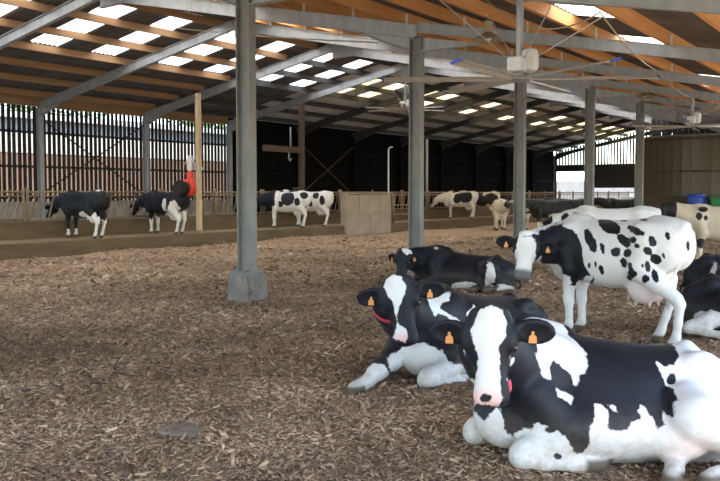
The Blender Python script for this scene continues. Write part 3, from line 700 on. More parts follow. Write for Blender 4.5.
# trunk stations: x, top, bottom, half width, widest level
TRUNK = [(-.86, 1.235, 1.10, .03, .5), (-.83, 1.30, 1.00, .11, .55), (-.74, 1.37, .90, .195, .6), (-.60, 1.41, .80, .26, .66), (-.45, 1.42, .72, .295, .62),
         (-.25, 1.39, .645, .335, .52), (-.02, 1.375, .60, .365, .48), (.20, 1.375, .60, .355, .47), (.40, 1.385, .63, .31, .48),
         (.56, 1.41, .67, .265, .5), (.70, 1.37, .70, .215, .5), (.82, 1.27, .76, .16, .5), (.90, 1.17, .84, .09, .5), (.93, 1.08, .93, .02, .5)]
HEAD = [(-.075, -.055, -.12, .02, .5), (-.055, -.015, -.16, .07, .55), (0, .012, -.20, .098, .6), (.07, .02, -.235, .116, .66), (.15, .012, -.265, .120, .68), (.22, .0, -.26, .105, .68),
        (.30, -.012, -.225, .084, .62), (.38, -.02, -.195, .076, .6), (.45, -.022, -.18, .082, .58), (.50, -.028, -.175, .088, .56),
        (.545, -.04, -.165, .083, .55), (.575, -.065, -.145, .06, .5), (.588, -.095, -.12, .02, .5)]

HEAD = [(x * .90, t * .95, b * .95, w * 1.20, l) for x, t, b, w, l in HEAD]

def frame_of(hx, hz):
    hx = nrm(hx); hz = np.asarray(hz, float); hz = nrm(hz - hx * (hz @ hx)); hy = np.cross(hz, hx)
    return np.stack([hx, hy, hz], 1)

def ear_root(s): return (.085, s * .120, -.095)

def sculpt(S, vox, lo, hi):
    """S: pose. returns verts, quads of one continuous body"""
    c = Clay(lo, hi, vox)
    T = S.get('trunk', TRUNK); roll = S.get('roll', 0.)
    MR = np.array([[1, 0, 0], [0, math.cos(roll), -math.sin(roll)], [0, math.sin(roll), math.cos(roll)]])
    pt = S.get('pitch', 0.); MR = MR @ np.array([[math.cos(pt), 0, math.sin(pt)], [0, 1, 0], [-math.sin(pt), 0, math.cos(pt)]])
    o = np.array(S.get('trunk_at', (0, 0, 0)), float)
    tp = lambda p: MR @ np.array(p[:3], float) + o
    c.loft(T, .03, MR, o)
    up = MR[:, 2]
    for s in (-1, 1):                                                   # hook and pin bones, shoulder blade
        c.ell(tp((-.44, s * .235, 1.30)), (.10, .055, .06), .10, MR)
        c.ell(tp((-.79, s * .10, 1.22 - S.get('rump_drop', 0))), (.06, .045, .06), .06, MR)
        c.ell(tp((.55, s * .20, 1.08)), (.15, .085, .25), .08, MR)
        c.ell(tp((-.62, s * .17, 1.08)), (.20, .12, .25), .08, MR)
    c.cone(tp((-.80, 0, 1.33 - 1.1 * S.get('rump_drop', 0))), tp((-.45, 0, 1.385)), .05, .04, .07)       # tail head
    c.cone(tp((.42, 0, 1.36)), tp((.62, 0, 1.37)), .05, .055, .07)
    c.ell(tp((.74, 0, .80)), (.16, .115, .17), .09, MR)                   # brisket
    for g in S['solids']: getattr(c, g[0])(*g[1:])
    c.chain(S['neck'], .10, S.get('neck_flat'), S.get('neck_ff', 1.))
    for L in S['legs']: c.chain(L, .035)
    if 'tail' in S: c.chain(S['tail'], .02)
    H, P = S['H'], np.array(S['poll'], float)
    hp = lambda p: H @ np.array(p, float) + P
    c.loft(HEAD, .07, H, P, 2.3, 2.3)
    for s in (-1, 1):
        c.ell(hp((.150, s * .124, -.042)), (.058, .028, .030), .03, H)     # brow
        c.ell(hp((.190, s * .150, -.076)), (.034, .018, .024), .012, H, True)  # socket
        c.ell(hp((.17, s * .095, -.17)), (.10, .045, .075), .04, H)           # cheek
        c.ell(hp((.490, s * .052, -.066)), (.036, .034, .030), .025, H)     # nostril rim
        c.ell(hp((.528, s * .056, -.074)), (.022, .015, .020), .01, H, True)
        e = S['ears'][0 if s > 0 else 1]                                    # ear: outward direction, opening direction (head axes)
        E = frame_of(H @ np.array(e[0], float), H @ np.array(e[1], float))
        root = hp(ear_root(s))
        c.cone(root - E[:, 0] * .03, root + E[:, 0] * .06, .040, .036, .03)
        c.ell(root + E[:, 0] * .130, (.125, .084, .028), .02, E)
        c.ell(root + E[:, 0] * .140 + E[:, 2] * .024, (.098, .060, .020), .01, E, True)
    c.ell(hp((.43, 0, -.155)), (.07, .055, .03), .03, H)                  # chin
    c.ell(hp((-.01, 0, .0)), (.05, .065, .03), .05, H)                    # poll
    m = hp((.485, 0, -.128)); c.ell(m, (.05, .10, .006), .008, H, True)    # mouth line
    return c.skin(S.get('smooth', 3))

def leg_front(x, s, y=.165):
    return [(x, s*.20, 1.02, .13), (x - .05, s*.195, .80, .115), (x + .01, s*y, .60, .072), (x + .02, s*y, .45, .056), (x + .015, s*y, .40, .056), (x + .01, s*y, .24, .040),
            (x + .01, s*y, .13, .047), (x + .045, s*y, .06, .050), (x + .065, s*y, .035, .055)]
def leg_hind(x, s, y=.18, dx=0.):
    return [(x + .12, s*.20, 1.12, .19), (x + .17, s*.235, .86, .155), (x + .05, s*.22, .72, .105), (x - .075 + dx*.5, s*y, .545, .062), (x - .10 + dx*.6, s*y, .49, .055), (x - .06 + dx*.8, s*y, .30, .042),
            (x - .03 + dx, s*y, .14, .048), (x + .01 + dx, s*y, .06, .052), (x + .035 + dx, s*y, .035, .056)]
UDDER = [('ell', (-.36, .075, .62), (.19, .115, .165), .06), ('ell', (-.36, -.075, .62), (.19, .115, .165), .06)] + \
        [('cone', (x, y, .50), (x, y, .43), .022, .014, .02) for x in (-.27, -.44) for y in (-.09, .09)]

def ears(droop=.25, fwd=.15):
    return (((droop, 1, -.1), (.55, fwd, 1)), ((droop, -1, -.1), (.55, -fwd, 1)))
def hide_mat(name, white=(.71, .705, .69), black=(.0065, .0075, .011), muzzle=(.74, .50, .44), dirt=(.34, .27, .17)):
    m = Mat(name, .52, 0, .26); v = m.coords('Object')
    edge = m.noise(v, 34, 3, .6); edge2 = m.noise(v, 9, 2)
    d = m.math('ADD', m.attr('dark'), m.math('ADD', m.math('MULTIPLY', m.math('SUBTRACT', edge, .5), .030), m.math('MULTIPLY', m.math('SUBTRACT', edge2, .5), .05)))
    f = m.math('MULTIPLY_ADD', d, -120.0, .5, clamp=True)
    w = m.mix(m.ramp(m.noise(v, 4, 4), [(.35, (0, 0, 0)), (.75, (1, 1, 1))]), white, tuple(c * k for c, k in zip(white, (.90, .87, .82))))
    dn = m.math('MULTIPLY', m.attr('dirt'), m.ramp(m.noise(v, 13, 6, .7), [(.30, (0, 0, 0)), (.62, (1, 1, 1))]), clamp=True)
    w = m.mix(dn, w, dirt)
    w = m.mix(m.attr('pink'), w, muzzle)
    bl = m.mix(m.ramp(m.noise(v, 6, 4), [(.4, (0, 0, 0)), (.7, (1, 1, 1))]), black, tuple(c * 1.7 for c in black))
    bl = m.mix(m.math('MULTIPLY', dn, .35), bl, dirt)
    c = m.mix(f, w, bl)
    c = m.mix(m.attr('grey'), c, (.055, .055, .06))
    c = m.mix(m.attr('hoof'), c, (.10, .075, .05)); m.color(c)
    hair = m.noise(m.coords('Object', (1, 1, .35)), 150, 3, .6)
    m.bump(m.math('ADD', hair, m.math('MULTIPLY', m.noise(v, 22, 3), 1.2)), .22, .006)
    m.b.inputs['Sheen Weight'].default_value = .04; m.b.inputs['Sheen Roughness'].default_value = .4
    return m.m

def poly_sdf(P, poly):
    """signed distance of 2-D points to a closed polygon (negative inside)"""
    P = np.asarray(P); poly = np.asarray(poly, float); d = np.full(len(P), 1e9); ins = np.zeros(len(P), bool)
    for a, b in zip(poly, np.roll(poly, -1, 0)):
        e = b - a; w = P - a; t = np.clip((w @ e) / (e @ e + 1e-12), 0, 1); q = w - t[:, None] * e
        d = np.minimum(d, (q * q).sum(1))
        c = (a[1] > P[:, 1]) != (b[1] > P[:, 1])
        ins ^= c & (P[:, 0] < (b[0] - a[0]) * (P[:, 1] - a[1]) / (b[1] - a[1] + 1e-12) + a[0])
    return np.where(ins, -1, 1) * np.sqrt(d)

def paint(V, N, S, ops):
    """coat markings: each op adds a dark or a white marking; returns distance to dark"""
    base = S.get('base', 'white'); D = np.full(len(V), .3 if base == 'white' else -.3)
    H, P0 = S['H'], np.array(S['poll'], float); hl = (V - P0) @ H
    for op in ops:
        kind, what = op[0], op[1]
        if what == 'loop':                                  # a loop of points lying on the hide
            L = np.array(op[2], float); c = L.mean(0); u, s, vt = np.linalg.svd(L - c)
            n = vt[2]; k = np.argmin(((V - c) ** 2).sum(1)); n = n if n @ N[k] > 0 else -n
            q = poly_sdf((V - c) @ vt[:2].T, (L - c) @ vt[:2].T)
            dep = (V - c) @ n; lim = op[3] if len(op) > 3 else .38
            off = np.maximum(np.abs(dep) - lim, (-.15 - N @ n) * .3)
            q = np.where(off > 0, np.maximum(q, off), q)
        elif what == 'ell':
            c, r = np.array(op[2]), np.array(op[3]); q = (np.linalg.norm((V - c) / r, axis=1) - 1) * min(r)
        elif what == 'head':                                # everything on the head forward of the throat
            q = np.maximum.reduce([-.07 - hl[:, 0], np.abs(hl[:, 1]) - .16, -hl[:, 2] - .30, hl[:, 0] - .7, hl[:, 2] - .06])
        elif what == 'ears':
            q = np.maximum(.115 - np.abs(hl[:, 1]), np.maximum(np.linalg.norm(hl - [.05, 0, -.05], axis=1) - .42, np.abs(hl[:, 0] - .04) - .16))
        elif what == 'hell':                                # ellipsoid in head axes
            c, r = np.array(op[2]), np.array(op[3]); q = (np.linalg.norm((hl - c) / r, axis=1) - 1) * min(r)
        elif what == 'face':                                # polygon on the face in head axes (sideways, down the nose)
            q = np.maximum(poly_sdf(hl[:, [1, 0]], op[2]), np.maximum(-.15 - hl[:, 2], hl[:, 2] - .08))
        elif what == 'below': q = V[:, 2] - op[2]
        D = np.minimum(D, q) if kind == 'dark' else np.maximum(D, -q)
    return D

def spotted(seed, n, lo, hi, rmin, rmax):
    r = random.Random(seed); out = []
    for i in range(n):
        a = r.uniform(rmin, rmax); s = r.choice((-1, 1))
        out.append(('dark', 'ell', (r.uniform(lo[0], hi[0]), s * r.uniform(.15, .38), r.uniform(lo[1], hi[1])), (a * r.uniform(.8, 1.6), .28, a * r.uniform(.7, 1.5))))
    return out

def hide_mesh(name, V, F, S, ops, mat, dirt=.0, grey_muzzle=0., pink_udder=.5, mirror=False):
    me = bpy.data.meshes.new(name)
    me.vertices.add(len(V)); me.vertices.foreach_set('co', V.astype(np.float32).ravel())
    me.loops.add(F.size); me.loops.foreach_set('vertex_index', F.astype(np.int32).ravel())
    me.polygons.add(len(F)); me.polygons.foreach_set('loop_start', np.arange(0, F.size, 4, dtype=np.int32)); me.polygons.foreach_set('loop_total', np.full(len(F), 4, np.int32))
    me.update(calc_edges=True); me.validate()
    me.polygons.foreach_set('use_smooth', [True] * len(me.polygons))
    N = np.zeros(len(V) * 3, np.float32); me.vertices.foreach_get('normal', N); N = N.reshape(-1, 3)
    H, P0 = S['H'], np.array(S['poll'], float); hl = (V - P0) @ H
    onhead = (np.abs(hl[:, 1]) < .13) & (hl[:, 2] > -.24) & (hl[:, 2] < .05)
    sm = lambda a, b, x: np.clip((x - a) / (b - a), 0, 1)
    muz = np.where(onhead, sm(.405 - .03 * grey_muzzle, .465 - .04 * grey_muzzle, hl[:, 0]) * (hl[:, 0] < .7), 0)
    dark = paint(V, N, S, ops)
    ud = np.zeros(len(V))
    for c in S.get('udder', []): ud = np.maximum(ud, sm(.05, -.05, np.linalg.norm(V - np.array(c[:3]), axis=1) - c[3]))
    hoof = np.zeros(len(V))
    for L in S['legs']:
        p = np.array(L[-1][:3]); q = np.array(L[-2][:3]); hoof = np.maximum(hoof, sm(.115, .09, np.linalg.norm(V - (p * .8 + q * .2), axis=1)) * sm(.10, .075, V[:, 2]))
    A = dict(dark=dark, pink=np.clip(muz * (1 - grey_muzzle) + pink_udder * ud, 0, 1), grey=muz * grey_muzzle, hoof=hoof,
             dirt=np.clip(sm(.42, .02, V[:, 2]) * dirt, 0, 1))
    for k, a in A.items(): me.attributes.new(k, 'FLOAT', 'POINT').data.foreach_set('value', a.astype(np.float32))
    if mirror:
        me.vertices.foreach_set('co', (V * [1, -1, 1]).astype(np.float32).ravel()); me.flip_normals(); me.update()
    me.materials.append(mat); return me

def face_bits(root, S, tags=True, collar=None):
    """eyes, ear tags (and a neck strap) as parts of a cow"""
    H, P = S['H'], np.array(S['poll'], float); hp = lambda p: H @ np.array(p, float) + P
    for s in (-1, 1):
        m = MB(); c = hp((.188, s * .132, -.075)); ax = Vector(H @ np.array([.1, s, .25]))
        m.lathe([(.002, .026), (.014, .023), (.023, .013), (.027, 0), (.023, -.013), (.01, -.024)][::-1], c, 14, ax)
        shade_auto(m.build('eye', M_EYE, root), 80)
        if tags:
            e = S['ears'][0 if s > 0 else 1]; E = frame_of(H @ np.array(e[0], float), H @ np.array(e[1], float))
            r = hp(ear_root(s)) + E[:, 0] * .12 + E[:, 2] * .022
            dn = np.array([0, 0, -1.]); nz = E[:, 2] - dn * (E[:, 2] @ dn); nz = nrm(nz) if np.linalg.norm(nz) > .05 else nrm(np.cross(E[:, 0], dn)); xx = np.cross(dn, nz)
            prof = [(-.008, -.010), (.008, -.010), (.009, .010), (.021, .020), (.024, .058), (-.024, .058), (-.021, .020), (-.009, .010)]
            m = MB(); a = r + nz * .012; m.prism(prof, a, a + nz * .006, xx, dn)
            t = m.build('ear_tag', M_TAG, root); t['label'] = 'orange plastic ear tag'
            k = MB(); k.lathe([(.009, 0), (.009, .006), (.004, .009)], a + nz * .006, 10, nz); k.build('stud', M_TAG, t)
    if collar and collar[0] == 'tag':                      # a red rubber neck tag hanging under the jaw
        c = Vector(collar[1]); m = MB(); m.lathe([(.012, 0), (.030, .006), (.034, .03), (.032, .06), (.020, .082), (.008, .09)], c, 14, collar[2]); o = shade_auto(m.build('neck_tag', M_STRAP, root), 60); o['label'] = 'red neck tag'
    elif collar:
        c, ax, ra, rb, upd = collar; ax = Vector(ax).normalized(); x = Vector(upd); x = (x - ax * x.dot(ax)).normalized(); y = ax.cross(x); m = MB(); n = 40
        v = []; f = []
        for i in range(n):
            t = 6.28318 * i / n; d = x * math.cos(t) * ra + y * math.sin(t) * rb
            for w, o in ((-.018, 1), (.018, 1), (.018, 1.03), (-.018, 1.03)): v.append(Vector(c) + d * o + ax * w)
        for i in range(n):
            for j in range(4): f.append((i*4 + j, i*4 + (j+1) % 4, ((i+1) % n)*4 + (j+1) % 4, ((i+1) % n)*4 + j))
        m.add(v, f); o = shade_auto(m.build('neck_strap', M_STRAP, root), 50); o['label'] = 'red neck strap'
M_EYE = Mat('eye_gloss', .08, 0, .6).color((.012, .010, .010)).m
M_TAG = Mat('tag_orange', .45).color((.66, .27, .07)).m
M_STRAP = Mat('strap_red', .6).color((.52, .06, .09)).m
TAIL = [(-.80, 0, 1.30, .035), (-.84, .0, 1.20, .03), (-.78, .04, .95, .022), (-.69, .09, .74, .018), (-.68, .11, .62, .034), (-.69, .12, .50, .026), (-.69, .12, .42, .012)]
def raised(sec, dz, wid=1.0, flat=None):
    return [(x, t + dz, max(b + dz, flat) if flat is not None else b + dz, w * wid, l) for x, t, b, w, l in sec]

def pose_stand_look():
    """standing, head hanging a little and turned to its left"""
    poll = np.array((.82, .62, 1.19)); H = frame_of((-.05, .26, -.95), (-.60, .78, .28))
    return dict(solids=UDDER, udder=[(-.36, 0, .60, .22)], roll=0, H=H, poll=poll, ears=ears(.05, .2),
        neck=[(.60, 0, 1.05, .25), (.80, .14, 1.06, .195), (.87, .34, 1.06, .155), (.85, .50, 1.07, .125)], neck_flat=(0, 0, 1), neck_ff=1.18,
        legs=[leg_front(.55, 1), leg_front(.60, -1), [(-.46, .20, 1.12, .19), (-.43, .235, .86, .155), (-.60, .22, .72, .11), (-.81, .19, .56, .064), (-.845, .18, .50, .056), (-.83, .18, .30, .043), (-.81, .18, .14, .048), (-.77, .18, .06, .052), (-.745, .18, .035, .056)], leg_hind(-.52, -1, .18, .12)],
        tail=TAIL)

def pose_stand(neck='feed', step=0.0):
    """standing; head low through a barrier (feed), level, or raised"""
    if neck == 'feed':
        poll = np.array((1.38, 0, 1.05)); H = frame_of((.62, 0, -.78), (.78, 0, .62))
        nk = [(.60, 0, 1.08, .25), (.86, 0, 1.10, .19), (1.10, 0, 1.06, .155), (1.30, 0, 1.00, .125)]
    elif neck == 'level':
        poll = np.array((1.36, 0, 1.40)); H = frame_of((.78, 0, -.62), (.62, 0, .78))
        nk = [(.60, 0, 1.10, .25), (.86, 0, 1.18, .19), (1.12, 0, 1.28, .15), (1.30, 0, 1.31, .12)]
    else:
        poll = np.array((1.20, .42, 1.36)); H = frame_of((.35, .55, -.75), (.5, .6, .6))
        nk = [(.60, 0, 1.10, .25), (.86, .05, 1.17, .19), (1.05, .2, 1.25, .15), (1.14, .34, 1.27, .12)]
    return dict(solids=UDDER, udder=[(-.36, 0, .60, .22)], H=H, poll=poll, ears=ears(.05, .2), neck=nk, neck_flat=(0, 0, 1), neck_ff=1.18,
        legs=[leg_front(.55 + step, 1), leg_front(.58 - step, -1), leg_hind(-.56, 1, .18, step), leg_hind(-.54, -1, .18, .08 - step)],
        tail=TAIL)

def pose_lie(poll, hx, hz, neck, roll=.13, front_right='fold', earset=None, near=0., far=0., dz=-.615):
    """resting on the brisket, both hind feet out to its left"""
    T = []
    for x, t, b, w, l in TRUNK:
        t = t - .22 * min(1, max(0, (-.42 - x) / .38)); b = b - .18 * min(1, max(0, (-.7 - x) / .1))
        T.append((x, t - .02, min(b, .60) if -.7 < x < .75 else b - .12, w * (1.14 if x < .5 else 1.06), .44))
    legs = [[(.55, .22, .46, .14), (.46, .30, .25, .12), (.62, .31, .17, .090), (.82, .29, .125, .078), (.845, .295, .10, .074), (.72, .33, .065, .048), (.54, .36, .055, .044), (.45, .365, .052, .048), (.38, .37, .045, .05)]]
    legs[0] = [(p[0] + near * min(1, i / 2), *p[1:]) for i, p in enumerate(legs[0])]
    if front_right == 'fold':
        legs.append([(.55, -.22, .46, .14), (.46, -.28, .25, .12), (.62, -.28, .17, .090), (.80, -.25, .125, .078), (.825, -.25, .10, .074), (.72, -.28, .065, .048), (.54, -.32, .055, .044), (.45, -.33, .052, .048), (.38, -.34, .045, .05)])
    else:
        legs.append([(.58, -.20, .46, .15), (.68, -.20, .30, .13), (.90, -.10, .23, .105), (1.08, -.03, .19, .086), (1.13, -.02, .165, .078), (1.23, -.01, .105, .055), (1.32, .0, .075, .055), (1.38, .005, .06, .055), (1.42, .01, .05, .058)])
    if front_right == 'fold': legs[1] = [(p[0] + far * min(1, i / 2), *p[1:]) for i, p in enumerate(legs[1])]
    legs.append([(-.52, .20, .36, .17), (-.36, .38, .36, .16), (-.36, .50, .34, .15), (-.58, .55, .20, .095), (-.78, .56, .13, .066), (-.80, .575, .10, .060), (-.60, .64, .075, .046), (-.42, .70, .06, .050), (-.35, .73, .055, .052), (-.29, .755, .045, .056)])
    legs.append([(-.45, .10, .16, .12), (-.30, .38, .10, .075), (-.20, .56, .06, .05), (-.13, .66, .055, .052), (-.09, .72, .045, .056)])
    so = [('ell', (-.30, .42, .20), (.20, .15, .14), .06), ('ell', (-.62, .12, .28), (.22, .28, .20), .10), ('ell', (.05, .20, .25), (.55, .28, .22), .10)]
    return dict(trunk=T, rump_drop=.19, trunk_at=(.06, 1.0 * math.sin(roll), dz), roll=roll, pitch=-.16, solids=so, udder=[(-.32, .45, .18, .16)], H=frame_of(hx, hz), poll=np.array(poll, float), ears=earset or ears(.05, .2),
        neck=neck, legs=legs, tail=[(-.74, .04, .42, .045), (-.88, .07, .30, .032), (-.96, .15, .16, .024), (-.97, .28, .06, .02), (-.93, .42, .045, .035), (-.88, .52, .03, .015)])
# poses of the four cows in front
A = pose_lie((.905, .44, .985), (.06, .24, -.95), (.42, .9, .22), [(.58, .05, .58, .25), (.74, .14, .67, .20), (.85, .25, .77, .16), (.885, .33, .85, .13)], near=-.20, far=-.05)
B = pose_lie((1.22, .34, .975), (.08, .26, -.95), (.74, .66, .2), [(.62, .05, .57, .25), (.92, .10, .65, .20), (1.1, .17, .74, .16), (1.16, .23, .84, .13)], front_right='out')
S1 = pose_stand_look()
D = pose_lie((1.10, .36, .68), (.15, .25, -.95), (.6, .78, .22), [(.62, .05, .50, .25), (.84, .08, .51, .20), (1.0, .16, .53, .15), (1.07, .25, .56, .125)], dz=-.735)
# coat markings of the cows in front: loops of points lying on the hide (metres, cow axes)
OPS_A = [('dark', 'loop', [(0.811, 0.512, 0.788), (0.766, 0.501, 0.876), (0.624, 0.501, 0.942), (0.256, -0.042, 0.853), (0.045, -0.027, 0.825), (-0.178, -0.034, 0.761), (-0.375, -0.048, 0.706), (-0.244, 0.237, 0.621), (-0.24, 0.322, 0.54), (-0.255, 0.368, 0.5), (-0.27, 0.411, 0.497), (-0.256, 0.493, 0.463), (-0.231, 0.483, 0.438), (-0.211, 0.49, 0.397), (-0.207, 0.522, 0.363), (-0.179, 0.44, 0.386), (-0.156, 0.463, 0.345), (-0.168, 0.493, 0.304), (-0.124, 0.491, 0.287), (-0.102, 0.469, 0.337), (-0.076, 0.443, 0.391), (-0.043, 0.432, 0.414), (-0.017, 0.45, 0.384), (-0.032, 0.471, 0.34), (0.041, 0.478, 0.321), (0.057, 0.485, 0.277), (0.129, 0.481, 0.267), (0.187, 0.471, 0.286), (0.161, 0.438, 0.388), (0.196, 0.404, 0.428), (0.241, 0.393, 0.428), (0.251, 0.445, 0.334), (0.288, 0.447, 0.3), (0.285, 0.428, 0.164), (0.313, 0.395, 0.119), (0.376, 0.396, 0.13), (0.417, 0.419, 0.239), (0.475, 0.389, 0.281), (0.525, 0.359, 0.299), (0.562, 0.327, 0.304), (0.59, 0.303, 0.226), (0.645, 0.212, 0.186), (0.727, 0.27, 0.126), (0.711, 0.11, 0.116), (0.742, 0.174, 0.358), (0.847, 0.539, 0.566), (0.837, 0.509, 0.674)]),
    ('white', 'loop', [(0.593, 0.281, 0.765), (0.618, 0.488, 0.894), (0.349, -0.044, 0.881), (0.266, -0.048, 0.84), (0.228, 0.15, 0.732), (0.211, 0.249, 0.65), (0.238, 0.296, 0.587), (0.288, 0.294, 0.576), (0.311, 0.319, 0.514), (0.339, 0.308, 0.52), (0.341, 0.287, 0.577), (0.395, 0.273, 0.636), (0.444, 0.27, 0.666), (0.476, 0.286, 0.629), (0.475, 0.306, 0.561), (0.518, 0.315, 0.564), (0.544, 0.301, 0.635)]),
    ('white', 'loop', [(0.445, 0.32, 0.507), (0.385, 0.317, 0.48), (0.343, 0.337, 0.459), (0.365, 0.361, 0.418), (0.382, 0.352, 0.431), (0.435, 0.346, 0.46)]),
    ('white', 'loop', [(0.159, 0.417, 0.418), (0.118, 0.426, 0.414), (0.108, 0.447, 0.381), (0.137, 0.441, 0.387)]),
    ('dark', 'loop', [(-0.322, 0.331, 0.526), (-0.294, 0.355, 0.518), (-0.276, 0.351, 0.514), (-0.266, 0.337, 0.521), (-0.268, 0.32, 0.535), (-0.283, 0.303, 0.551), (-0.307, 0.288, 0.562), (-0.331, 0.281, 0.563), (-0.346, 0.286, 0.555), (-0.344, 0.303, 0.54)]),
    ('dark', 'loop', [(-0.168, 0.488, 0.313), (-0.161, 0.492, 0.302), (-0.148, 0.493, 0.294), (-0.134, 0.49, 0.294), (-0.124, 0.485, 0.301), (-0.122, 0.48, 0.313), (-0.129, 0.475, 0.324), (-0.143, 0.472, 0.33), (-0.158, 0.473, 0.33), (-0.167, 0.48, 0.323)]),
    ('dark', 'loop', [(-0.258, 0.107, 0.685), (-0.381, -0.05, 0.732), (-0.503, -0.068, 0.731), (-0.438, 0.161, 0.651), (-0.371, 0.224, 0.607), (-0.292, 0.248, 0.604), (-0.255, 0.216, 0.634)]),
    ('dark', 'loop', [(0.85, -0.029, 0.338), (0.972, 0.493, 0.48), (0.908, 0.515, 0.471), (0.797, 0.133, 0.313), (0.832, 0.083, 0.269), (0.858, 0.025, 0.296)]),
    ('white', 'ell', (0.68, 0.31, 0.1), (0.3, 0.15, 0.155)),
    ('white', 'ell', (0.72, -0.1, 0.15), (0.3, 0.3, 0.2)),
    ('dark', 'ell', (0.82, 0.18, 0.93), (0.26, 0.3, 0.24)),
    ('dark', 'ell', (0.95, 0.14, 0.74), (0.2, 0.2, 0.2)),
    ('dark', 'ell', (0.93, 0.3, 0.5), (0.06, 0.12, 0.06)),
    ('dark', 'head'),
    ('dark', 'ears'),
    ('dark', 'loop', [(0.432, 0.393, 0.112), (0.435, 0.39, 0.097), (0.448, 0.388, 0.089), (0.465, 0.387, 0.089), (0.478, 0.386, 0.098), (0.484, 0.387, 0.113), (0.48, 0.39, 0.128), (0.468, 0.394, 0.137), (0.453, 0.397, 0.137), (0.439, 0.397, 0.128)]),
    ('dark', 'loop', [(0.462, 0.396, 0.275), (0.469, 0.392, 0.262), (0.485, 0.382, 0.252), (0.506, 0.367, 0.249), (0.522, 0.355, 0.254), (0.528, 0.35, 0.265), (0.523, 0.356, 0.28), (0.507, 0.37, 0.29), (0.487, 0.383, 0.293), (0.469, 0.392, 0.287)]),
    ('white', 'face', [(-0.089, 0.032), (-0.043, -0.025), (0.015, -0.052), (0.072, -0.024), (0.105, 0.045), (0.099, 0.113), (0.063, 0.181), (0.053, 0.26), (0.052, 0.349), (0.067, 0.405), (0.073, 0.471), (0.043, 0.52), (-0.057, 0.522), (-0.111, 0.485), (-0.107, 0.418), (-0.091, 0.384), (-0.074, 0.294), (-0.072, 0.226), (-0.089, 0.158), (-0.101, 0.09)]),
    ('white', 'face', [(0.116, 0.237), (0.126, 0.293), (0.101, 0.371), (0.078, 0.387), (0.106, 0.327)]),
    ('dark', 'face', [(0.015, 0.476), (0.007, 0.491), (-0.012, 0.5), (-0.035, 0.5), (-0.054, 0.492), (-0.062, 0.478), (-0.054, 0.463), (-0.035, 0.454), (-0.011, 0.454), (0.008, 0.462)])]
OPS_B = [('white', 'loop', [(1.08, 0.441, 0.903), (1.006, 0.459, 0.89), (0.932, 0.52, 0.871), (0.437, 0.139, 0.806), (0.509, 0.227, 0.743), (0.615, 0.243, 0.728), (0.658, 0.268, 0.696), (0.57, 0.287, 0.64), (0.465, 0.291, 0.58), (0.392, 0.292, 0.54), (0.527, 0.315, 0.563), (0.612, 0.293, 0.619), (0.695, 0.287, 0.659), (0.761, 0.301, 0.634), (0.808, 0.295, 0.712), (0.844, 0.261, 0.785)]),
    ('white', 'loop', [(0.354, 0.274, 0.606), (0.184, 0.221, 0.677), (0.181, 0.271, 0.629), (0.298, 0.291, 0.577)]),
    ('white', 'loop', [(0.991, 0.017, 0.109), (0.955, 0.021, 0.231), (0.851, 0.002, 0.185), (0.821, 0.099, 0.239), (0.797, 0.128, 0.24), (0.783, 0.149, 0.304), (0.715, 0.204, 0.355), (0.681, 0.198, 0.248), (0.745, 0.339, 0.215), (0.732, 0.378, 0.169), (0.724, 0.382, 0.057), (0.812, 0.338, -0.037), (0.922, 0.276, -0.019), (0.925, 0.251, 0.051), (0.98, 0.195, 0.062), (0.998, 0.088, 0.021), (1.033, 0.042, 0.069)]),
    ('white', 'loop', [(1.491, -0.033, -0.001), (1.456, 0.019, 0.088), (1.24, -0.068, 0.167), (1.18, -0.024, 0.233), (1.108, 0.042, 0.241), (1.059, 0.055, 0.162), (1.07, 0.057, 0.076), (1.24, 0.045, 0.074), (1.346, 0.038, 0.002), (1.439, 0.017, -0.024)]),
    ('white', 'loop', [(0.934, 0.235, 0.075), (0.734, 0.381, 0.108), (0.527, 0.405, 0.071), (0.395, 0.386, -0.015), (0.571, 0.379, -0.066), (0.926, 0.28, -0.043)]),
    ('dark', 'loop', [(0.784, 0.376, 0.077), (0.786, 0.371, 0.063), (0.796, 0.366, 0.056), (0.816, 0.367, 0.059), (0.835, 0.37, 0.07), (0.845, 0.374, 0.085), (0.842, 0.377, 0.098), (0.829, 0.38, 0.105), (0.81, 0.38, 0.102), (0.792, 0.378, 0.092)]),
    ('dark', 'loop', [(0.792, 0.126, 0.221), (0.793, 0.121, 0.207), (0.798, 0.11, 0.198), (0.808, 0.1, 0.198), (0.816, 0.093, 0.206), (0.822, 0.092, 0.22), (0.821, 0.098, 0.234), (0.816, 0.108, 0.243), (0.807, 0.119, 0.244), (0.798, 0.126, 0.235)]),
    ('white', 'ell', (0.62, 0.32, 0.1), (0.34, 0.16, 0.15)),
    ('white', 'ell', (0.88, 0.22, 0.24), (0.27, 0.26, 0.17)),
    ('white', 'ell', (1.3, 0, 0.08), (0.3, 0.2, 0.14)),
    ('dark', 'ears'),
    ('white', 'face', [(-0.123, 0.042), (-0.093, -0.014), (-0.028, -0.059), (0.028, -0.027), (0.061, 0.054), (0.048, 0.123), (0.004, 0.177), (-0.03, 0.22), (-0.044, 0.277), (-0.04, 0.348), (0.012, 0.402), (0.028, 0.462), (-0, 0.505), (-0.044, 0.477), (-0.111, 0.452), (-0.082, 0.402), (-0.055, 0.335), (-0.055, 0.252), (-0.051, 0.182), (-0.095, 0.105)])]
